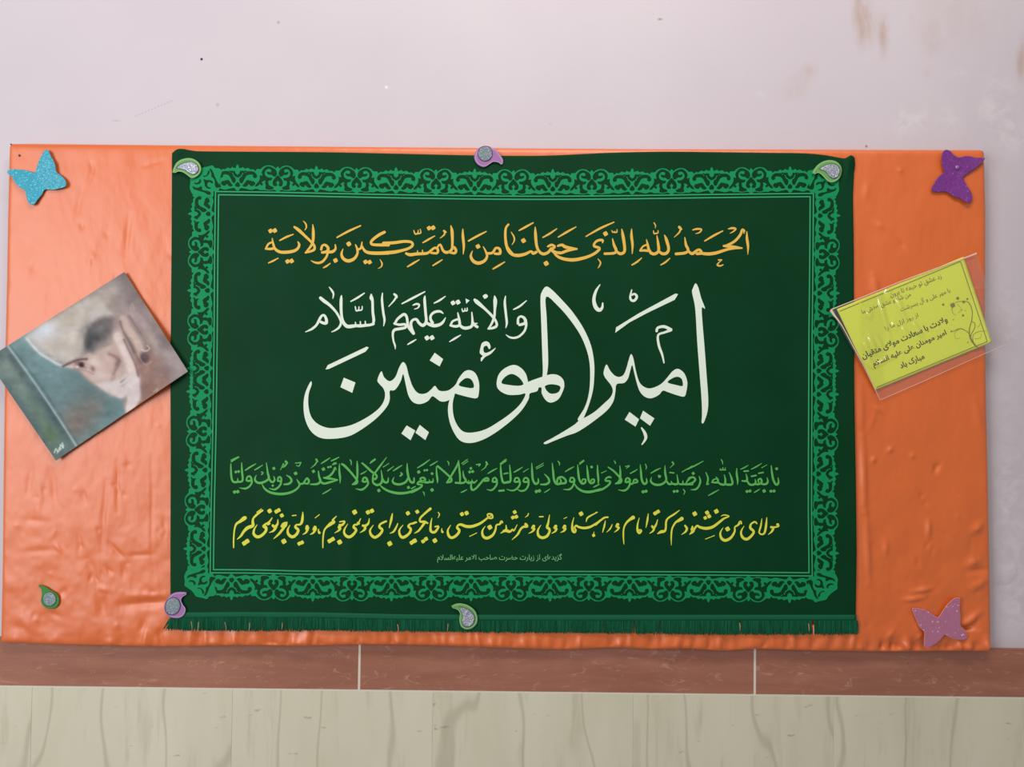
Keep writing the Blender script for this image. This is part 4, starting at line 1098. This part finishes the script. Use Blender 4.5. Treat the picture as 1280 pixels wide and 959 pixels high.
def sdf(poly):
    p = np.array(poly, float); d = np.full(XP.shape, 1e9); ins = np.zeros(XP.shape, bool)
    for i in range(len(p)):
        a, c = p[i - 1], p[i]
        dd, _ = seg_dist(XP, YP, a[0], a[1], c[0], c[1]); d = np.minimum(d, dd)
        cr_ = ((a[1] > YP) != (c[1] > YP)) & (XP < (c[0] - a[0]) * (YP - a[1]) / (c[1] - a[1] + 1e-12) + a[0]); ins ^= cr_
    return np.where(ins, -d, d)
def lay(alpha, col):
    global img
    img = img * (1 - alpha[..., None]) + np.array(col, float) * alpha[..., None]
def ppoly(s, col, soft=2.0, op=1.0):
    wob = soft * .5 * fbm(XP / 6, YP / 6, 2)
    lay(op / (1 + np.exp(np.clip((sdf(parse(s)) + wob) / (soft * .45), -40, 40))), col)
def pblob(x, yy, rx, ry, ang, col, op=1.0, pw=2):
    a = math.radians(ang); dx = XP - x; dy = YP - yy
    u_ = (dx * math.cos(a) + dy * math.sin(a)) / rx; v_ = (-dx * math.sin(a) + dy * math.cos(a)) / ry
    lay(op * np.exp(-(u_ * u_ + v_ * v_) ** (pw / 2)), col)
def pline(s, w, col, soft=.8, op=1.0):
    p = cat_rom(parse(s), 4); d = np.full(XP.shape, 1e9)
    for i in range(len(p) - 1): dd, _ = seg_dist(XP, YP, *p[i], *p[i + 1]); d = np.minimum(d, dd)
    lay(op / (1 + np.exp(np.clip((d - w / 2) / (soft * .5), -40, 40))), col)
# cloth and background behind the head
pblob(172, 372, 30, 20, 50, (128, 116, 117), .8); pblob(155, 348, 14, 9, 35, (112, 102, 103), .8); pblob(132, 368, 24, 10, -32, (176, 168, 164), .85)
pblob(112, 392, 26, 16, -30, (166, 152, 142), .8); pblob(215, 452, 16, 10, 55, (172, 162, 165), .9); pblob(206, 425, 16, 9, 55, (126, 113, 116), .8)
pblob(185, 392, 14, 8, 50, (160, 146, 146), .6); pblob(195, 470, 20, 14, -30, (128, 104, 100), .8); pblob(165, 395, 16, 8, 55, (170, 154, 152), .6)
ppoly("-25,425 30,405 40,424 55,440 70,451 88,458 98,464 112,478 128,489 142,496 153,499 157,520 60,590 -25,470", (110, 133, 136), 2.2)
pblob(60, 450, 34, 14, 50, (124, 150, 154), .85); pblob(30, 420, 14, 20, 50, (128, 152, 154), .6); pblob(112, 500, 22, 16, 40, (104, 120, 120), .7)
pblob(95, 528, 30, 22, -40, (128, 116, 110), .9); pblob(118, 510, 14, 10, -40, (122, 112, 108), .6); pblob(140, 512, 10, 12, 40, (96, 120, 124), .7)
ppoly("-25,432 10,434 95,556 68,584 -25,460", (98, 116, 116), 2.0)
pblob(8, 456, 14, 20, -35, (132, 142, 136), .85); pblob(28, 488, 20, 8, 55, (124, 138, 132), .8); pblob(52, 524, 22, 7, 57, (112, 128, 112), .8)
pblob(64, 545, 12, 8, 57, (100, 122, 90), .8); pblob(20, 456, 26, 4.5, 56, (80, 96, 100), .75); pblob(66, 520, 34, 4.5, 56, (74, 92, 96), .7); pblob(0, 445, 8, 5, 50, (90, 104, 104), .7)
pline("10,433 40,474 70,518 95,557", 2.4, (158, 172, 174), .9, .95)
pline("14,433 45,474 75,518 98,555", 1.4, (86, 108, 114), 1.2, .7)
# turban
ppoly("32,422 58,404 100,378 122,370 140,392 120,402 108,415 106,436 100,446 85,456 70,451 52,441 40,428", (186, 178, 174), 3)
pblob(56, 414, 18, 10, -25, (202, 205, 216), .95); pblob(88, 398, 16, 12, -30, (178, 168, 156), .85); pblob(80, 430, 20, 8, -20, (184, 174, 164), .8)
pblob(95, 415, 5, 24, 20, (196, 188, 182), .7); pblob(106, 405, 4, 22, 22, (166, 154, 148), .7); pblob(112, 392, 5, 18, 35, (188, 178, 172), .6)
pline("34,424 48,440 62,449 74,456 90,458", 3.4, (208, 206, 208), 1.4, .9); pline("46,432 58,441 74,449", 1.0, (160, 156, 160), 1.2, .6)
# face
ppoly("78,458 92,450 104,446 112,440 128,436 142,430 153,428 160,452 164,474 160,492 152,496 140,492 124,484 110,474 100,464 92,460", (190, 168, 162), 2.2)
pblob(118, 452, 12, 8, 20, (204, 186, 180), .9); pblob(136, 462, 12, 12, 30, (196, 174, 168), .9); pblob(124, 470, 10, 7, 35, (202, 184, 180), .9)
ppoly("107,438 106,424 109,410 118,402 130,398 139,401 140,414 134,424 124,430 116,440", (100, 98, 100), 4.5, .95)
pblob(112, 428, 5, 9, 20, (70, 70, 74), .8); pblob(116, 416, 8, 10, 30, (84, 84, 88), .7); pblob(124, 410, 10, 5, -25, (124, 118, 118), .6); pblob(121, 423, 4, 3, 0, (78, 74, 76), .8); pblob(134, 404, 5, 6, 0, (128, 118, 118), .6)
pblob(150, 418, 9, 22, 15, (184, 162, 156), .85)
pblob(101, 455.5, 9, 4.2, 18, (122, 94, 94), .85, 3); pline("79,458 86,454.5 93,451.5 100,449.5 108,449", 2.3, (92, 68, 70), 1.4, .9)
pblob(102, 456, 3.4, 3.0, 0, (46, 32, 36), 1.0, 3); pblob(96.3, 458.6, 2.2, 1.3, 0, (206, 194, 196), .9); pblob(109, 457.3, 4.2, 2.2, 30, (198, 174, 170), .85)
pblob(116, 461, 2.5, 3.8, -30, (132, 98, 98), .8); pline("94,461.5 102,462.5 110,464.5 117,468", 1.2, (156, 128, 124), 1.0, .7)
pline("137,443 146,447 149,452 146,460 142,468", 3.0, (142, 112, 108), 2.0, .8); pblob(147, 455, 4, 8, 20, (118, 92, 92), .6); pblob(141, 474, 3, 5, 20, (158, 126, 122), .6)
ppoly("120,480 134,478 146,474 158,468 164,478 162,492 152,498 138,494", (202, 192, 192), 2.6, .95)
pline("151,478 156,474 161,470", 1.5, (150, 132, 132), 1.2, .8); pline("152,483 160,478", 1.2, (168, 154, 154), 1.2, .7); pblob(152, 462, 5, 8, 15, (176, 158, 156), .7)
# hand over the cheek
ppoly("168,440 188,432 202,452 212,478 202,492 186,506 172,512 166,490", (150, 122, 116), 3)
pblob(186, 480, 10, 18, 15, (140, 110, 104), .8); pblob(178, 492, 6, 10, 0, (128, 98, 94), .6); pblob(197, 462, 8, 14, 30, (146, 124, 122), .7)
pline("147,421 153,432 160,446 165,462 168,480 166,498 163,510", 11.5, (208, 192, 188), 2.0); ppoly("158,470 174,470 176,500 166,512 158,516 160,494", (204, 192, 192), 2.5)
pline("155,425 162,440 169,455 173,470", 2.0, (122, 98, 96), 1.4, .85)
pline("154,399 160,410 168,422 175,436 178,444", 9.5, (192, 170, 164), 1.8); pline("150,402 154,414 162,428 168,440", 2.0, (120, 98, 96), 1.5, .85)
pline("164,389 174,398 184,412 192,428 196,440", 8.0, (168, 150, 148), 2.4); pline("161,395 170,408 180,424 186,438", 1.6, (134, 112, 110), 1.5, .8)
pline("163,386 165,380 168,386", 1.4, (178, 162, 160), 1.0, .8)
pblob(180, 447, 6.5, 7.5, 0, (92, 74, 78), 1.0, 3); pblob(181, 446, 2.4, 3, 0, (120, 96, 98), .8)
pline("177,437 182,439 187,436 184,432", 1.3, (200, 188, 184), .8, .9); pline("172,440 176,450 182,456 189,452", 1.1, (178, 160, 152), 1.0, .7)
pblob(184, 462, 5, 5, 0, (170, 140, 128), .7)
pline("192,490 197,486 194,496", 1.2, (196, 176, 160), .8, .6)
img += (fbm(XP / 9, YP / 7, 3) * 12 + fbm(U * 40, V * 20, 2) * 5)[..., None]
pline("68,566 70,561 72,565 74,560", 1.3, (206, 214, 206), .5, .9); pline("75,562 76,556 79,560 78,554", 1.5, (212, 220, 212), .5, .9); pline("71,567 75,563 80,557", .9, (196, 206, 196), .5, .8)
W = P(XP, YP, BD + lift)
idx = np.arange(nu * nv).reshape(nv, nu); verts = list(W.reshape(-1, 3)); faces = []
for j in range(nv - 1):
    a = idx[j, :-1]; c = idx[j + 1, :-1]; faces += list(zip(a, c, c + 1, a + 1))
m_pt, nt, b = nmat('painted_paper')
at_ = N(nt, 'ShaderNodeAttribute'); at_.attribute_name = 'paint'
nt.links.new(at_.outputs['Color'], b.inputs['Base Color']); b.inputs['Roughness'].default_value = .5; b.inputs['Specular IOR Level'].default_value = .2
portrait = mesh_obj('portrait_print', verts, faces, m_pt, smooth=True)
ca = portrait.data.color_attributes.new('paint', 'FLOAT_COLOR', 'POINT')
img = (img - 140) * 1.18 + 132
lin = np.clip(img, 0, 255) / 255; lin = np.where(lin <= .04045, lin / 12.92, ((lin + .055) / 1.055) ** 2.4)
ca.data.foreach_set('color', np.concatenate([lin, np.ones((nv, nu, 1))], -1).ravel())
sol = portrait.modifiers.new('paper', 'SOLIDIFY'); sol.thickness = .0004; sol.offset = -1
tag(portrait, 'tilted glossy print of a painted old bearded man in a white turban, hand on face', 'picture')

# ------------------------------------------------------------------ yellow card in its plastic sleeve
CQ = [(1046.0, 386.5), (1204.5, 321.0), (1239.8, 428.0), (1094.0, 488.0)]       # tl, tr, br, bl
def dcard(x, y):
    x = np.asarray(x, float); y = np.asarray(y, float)
    h = .0030 + np.where(x < 1075, .0058, .0058 * np.clip((1105 - x) / 30, 0, 1))
    h = h + .0030 * np.clip((x - 1215) / 25, 0, 1) + .0010 * fbm(x / 60, y / 60, 2)
    return BD + h
def quad_sheet(name, Q, surf, mat, parent, nu=60, nv=44, th=.0004):
    q = np.array(Q); U, V = np.meshgrid(np.linspace(0, 1, nu), np.linspace(0, 1, nv))
    XY = ((1 - U)[..., None] * (1 - V)[..., None] * q[0] + U[..., None] * (1 - V)[..., None] * q[1] + U[..., None] * V[..., None] * q[2] + (1 - U)[..., None] * V[..., None] * q[3])
    W = P(XY[..., 0], XY[..., 1], surf(XY[..., 0], XY[..., 1]))
    idx = np.arange(nu * nv).reshape(nv, nu); faces = []
    for j in range(nv - 1):
        a = idx[j, :-1]; c = idx[j + 1, :-1]; faces += list(zip(a, c, c + 1, a + 1))
    o = mesh_obj(name, list(W.reshape(-1, 3)), faces, mat, parent, True)
    if th:
        s = o.modifiers.new('paper', 'SOLIDIFY'); s.thickness = th; s.offset = -1
    return o
m_card, nt, b = nmat('yellow_green_paper')
b.inputs['Base Color'].default_value = sl((230, 240, 72)); b.inputs['Roughness'].default_value = .7; b.inputs['Specular IOR Level'].default_value = .2
card = quad_sheet('greeting_card', CQ, dcard, m_card, None)
tag(card, 'yellow green paper card with black lettering and a drawn vine, tucked in plastic', 'card')
m_ink = plain('black_ink', (52, 50, 22), .7, .2); m_olive = plain('olive_ink', (134, 136, 38), .7, .2); m_grey = plain('soft_ink', (112, 112, 44), .7, .2)
cq = np.array(CQ)
def cp(u, v):
    a = cq[0] * (1 - u) + cq[1] * u; c = cq[3] * (1 - u) + cq[2] * u
    return tuple(a * (1 - v) + c * v)
fr = Ink()
for (a, c) in (((0.012, .035), (.968, .035)), ((.968, .035), (.968, .972)), ((.968, .972), (0.02, .975))):
    p0, p1 = cp(*a), cp(*c); fr.stroke([(p0[0], p0[1], 1.0), ((p0[0] + p1[0]) / 2, (p0[1] + p1[1]) / 2, 1.0), (p1[0], p1[1], 1.0)], cap=False)
fr.build('border_line', [m_olive], card, lambda a, c: dcard(a, c), .00025, 8)
vine = Ink()
vine.block(1160, 370, 11.99, """745,775,18 690,720,26 640,640,24 620,560,18 625,470,14 650,390,14 665,280,13 655,190,13 610,100,11 540,80,9 440,90,7 390,120,7 360,180,9 375,260,6 430,290,4
650,380,11 700,410,11 700,480,11 655,560,11 640,610,12
690,720,12 670,640,9 690,570,8 780,530,7 870,530,5;640,600,9 580,530,10 480,490,12 380,530,10 345,530,8
750,470,6 790,410,5;700,640,5 760,640,5 800,600,4 790,570,4;480,490,5 400,560,4 420,640,4 480,630,4;440,120,4 500,200,4 450,260,4
D 370,140,70;D 445,35,44;D 590,45,30;D 525,292,34;D 228,130,34;D 600,695,18;D 380,355,18;D 535,90,40;D 350,530,26;D 505,210,14;D 560,220,14""")
vine.build('vine_drawing', [m_olive], card, lambda a, c: dcard(a, c), .00025, 8)
t1 = Ink()
add_script(t1, 'زد عشق تو خیمه تا برون', 1114, 373.5, 1178, 349.5, 8.0, .004)
add_script(t1, 'من شاه و عشق عطش ما', 1079, 395, 1140, 372.5, 8.0, .004)
add_script(t1, 'با مهر علی و آل بسرشت', 1127, 391, 1189, 366.5, 8.0, .004)
add_script(t1, 'از روز ازل ما را', 1108, 414.5, 1149, 397.5, 7.0, .002)
t1.build('small_text_print', [m_grey], card, lambda a, c: dcard(a, c), .00025, 0)
t2 = Ink()
add_script(t2, 'ولادت با سعادت مولای متقیان', 1079.5, 451, 1186, 404, 10.0, .022)
add_script(t2, 'امیر مومنان علی علیه السلام', 1093.5, 461.5, 1185, 421, 10.0, .022)
add_script(t2, 'مبارک باد', 1127, 463, 1157, 450, 9.5, .022)
t2.build('bold_text_print', [m_ink], card, lambda a, c: dcard(a, c), .00025, 0)

SQ = [(1038.5, 387.0), (1220.8, 316.5), (1259.0, 429.5), (1100.5, 500.0)]
def dsl(x, y):
    h = dcard(x, y) + .0012
    for (x0, y0, x1, y1, w, a) in [(1098, 368, 1112, 425, 2.6, .0022), (1107, 361, 1112, 372, 4, .0020), (1120, 370, 1132, 400, 2.6, .0018), (1141, 402, 1153, 420, 2.2, .0020),
                                   (1086, 418, 1094, 440, 3.0, .0022), (1094, 420, 1104, 436, 2.4, .0018), (1080, 425, 1086, 440, 2.6, .0016), (1085, 387, 1088, 396, 3, .0016),
                                   (1116, 400, 1120, 412, 3, .0014), (1082, 446, 1092, 458, 3, .0018), (1094, 456, 1118, 444, 2.4, .0016), (1128, 408, 1134, 418, 2.2, .0014),
                                   (1216, 362, 1236, 360, 3, .0014)]:
        h = h + crease(np.asarray(x, float), np.asarray(y, float), x0, y0, x1, y1, w, a * 2.4)
    return h + .0004 * fbm(np.asarray(x) / 14, np.asarray(y) / 20, 2)
m_pl = bpy.data.materials.new('clear_plastic'); m_pl.use_nodes = True; nt = m_pl.node_tree; nt.nodes.clear()
out = N(nt, 'ShaderNodeOutputMaterial'); tr = N(nt, 'ShaderNodeBsdfTransparent'); tr.inputs[0].default_value = (.985, .975, .98, 1)
gl = N(nt, 'ShaderNodeBsdfGlossy'); gl.inputs['Roughness'].default_value = .12; di = N(nt, 'ShaderNodeBsdfDiffuse'); di.inputs[0].default_value = (.8, .72, .74, 1)
fz = N(nt, 'ShaderNodeFresnel'); ge = N(nt, 'ShaderNodeNewGeometry'); io = N(nt, 'ShaderNodeMapRange'); io.inputs[3].default_value = 1.5; io.inputs[4].default_value = 1 / 1.5
nt.links.new(ge.outputs['Backfacing'], io.inputs[0]); nt.links.new(io.outputs[0], fz.inputs[0]); mx = N(nt, 'ShaderNodeMixShader'); mx2 = N(nt, 'ShaderNodeMixShader'); mx2.inputs[0].default_value = .055
nt.links.new(tr.outputs[0], mx2.inputs[1]); nt.links.new(di.outputs[0], mx2.inputs[2]); fm = N(nt, 'ShaderNodeMath', _operation='MULTIPLY', _use_clamp=True); fm.inputs[1].default_value = 2.2; nt.links.new(fz.outputs[0], fm.inputs[0])
nt.links.new(fm.outputs[0], mx.inputs[0]); nt.links.new(mx2.outputs[0], mx.inputs[1]); nt.links.new(gl.outputs[0], mx.inputs[2]); nt.links.new(mx.outputs[0], out.inputs[0])
sleeve = quad_sheet('plastic_sleeve', SQ, dsl, m_pl, None, 280, 200, 0)
tag(sleeve, 'clear crinkled plastic sleeve holding the yellow card, larger than the card', 'sleeve')
se = Ink(); m_se = plain('milky_plastic_seam', (232, 196, 180), .35, .6)
se.stroke([(1038.5, 387.2, 1.2), (1085, 368.5, 1.1), (1130, 350.3, 1.1), (1180, 332, 1.2), (1203, 323.4, 1.5), (1221, 316.6, 1.9)], n=3, cap=False)
se.stroke([(1038.5, 387.5, 3.2), (1042, 393, 2.6), (1053, 408, 1.2), (1068, 436, 1.2), (1082, 462, .8), (1100, 500, .5)], n=3, cap=False)
se.stroke([(1100.5, 500, .5), (1150, 478.5, .6), (1200, 456, .5), (1258, 430, .4)], n=3, cap=False)
se.build('heat_sealed_seam', [m_se], sleeve, lambda a, c: dsl(a, c), .0003, 0)
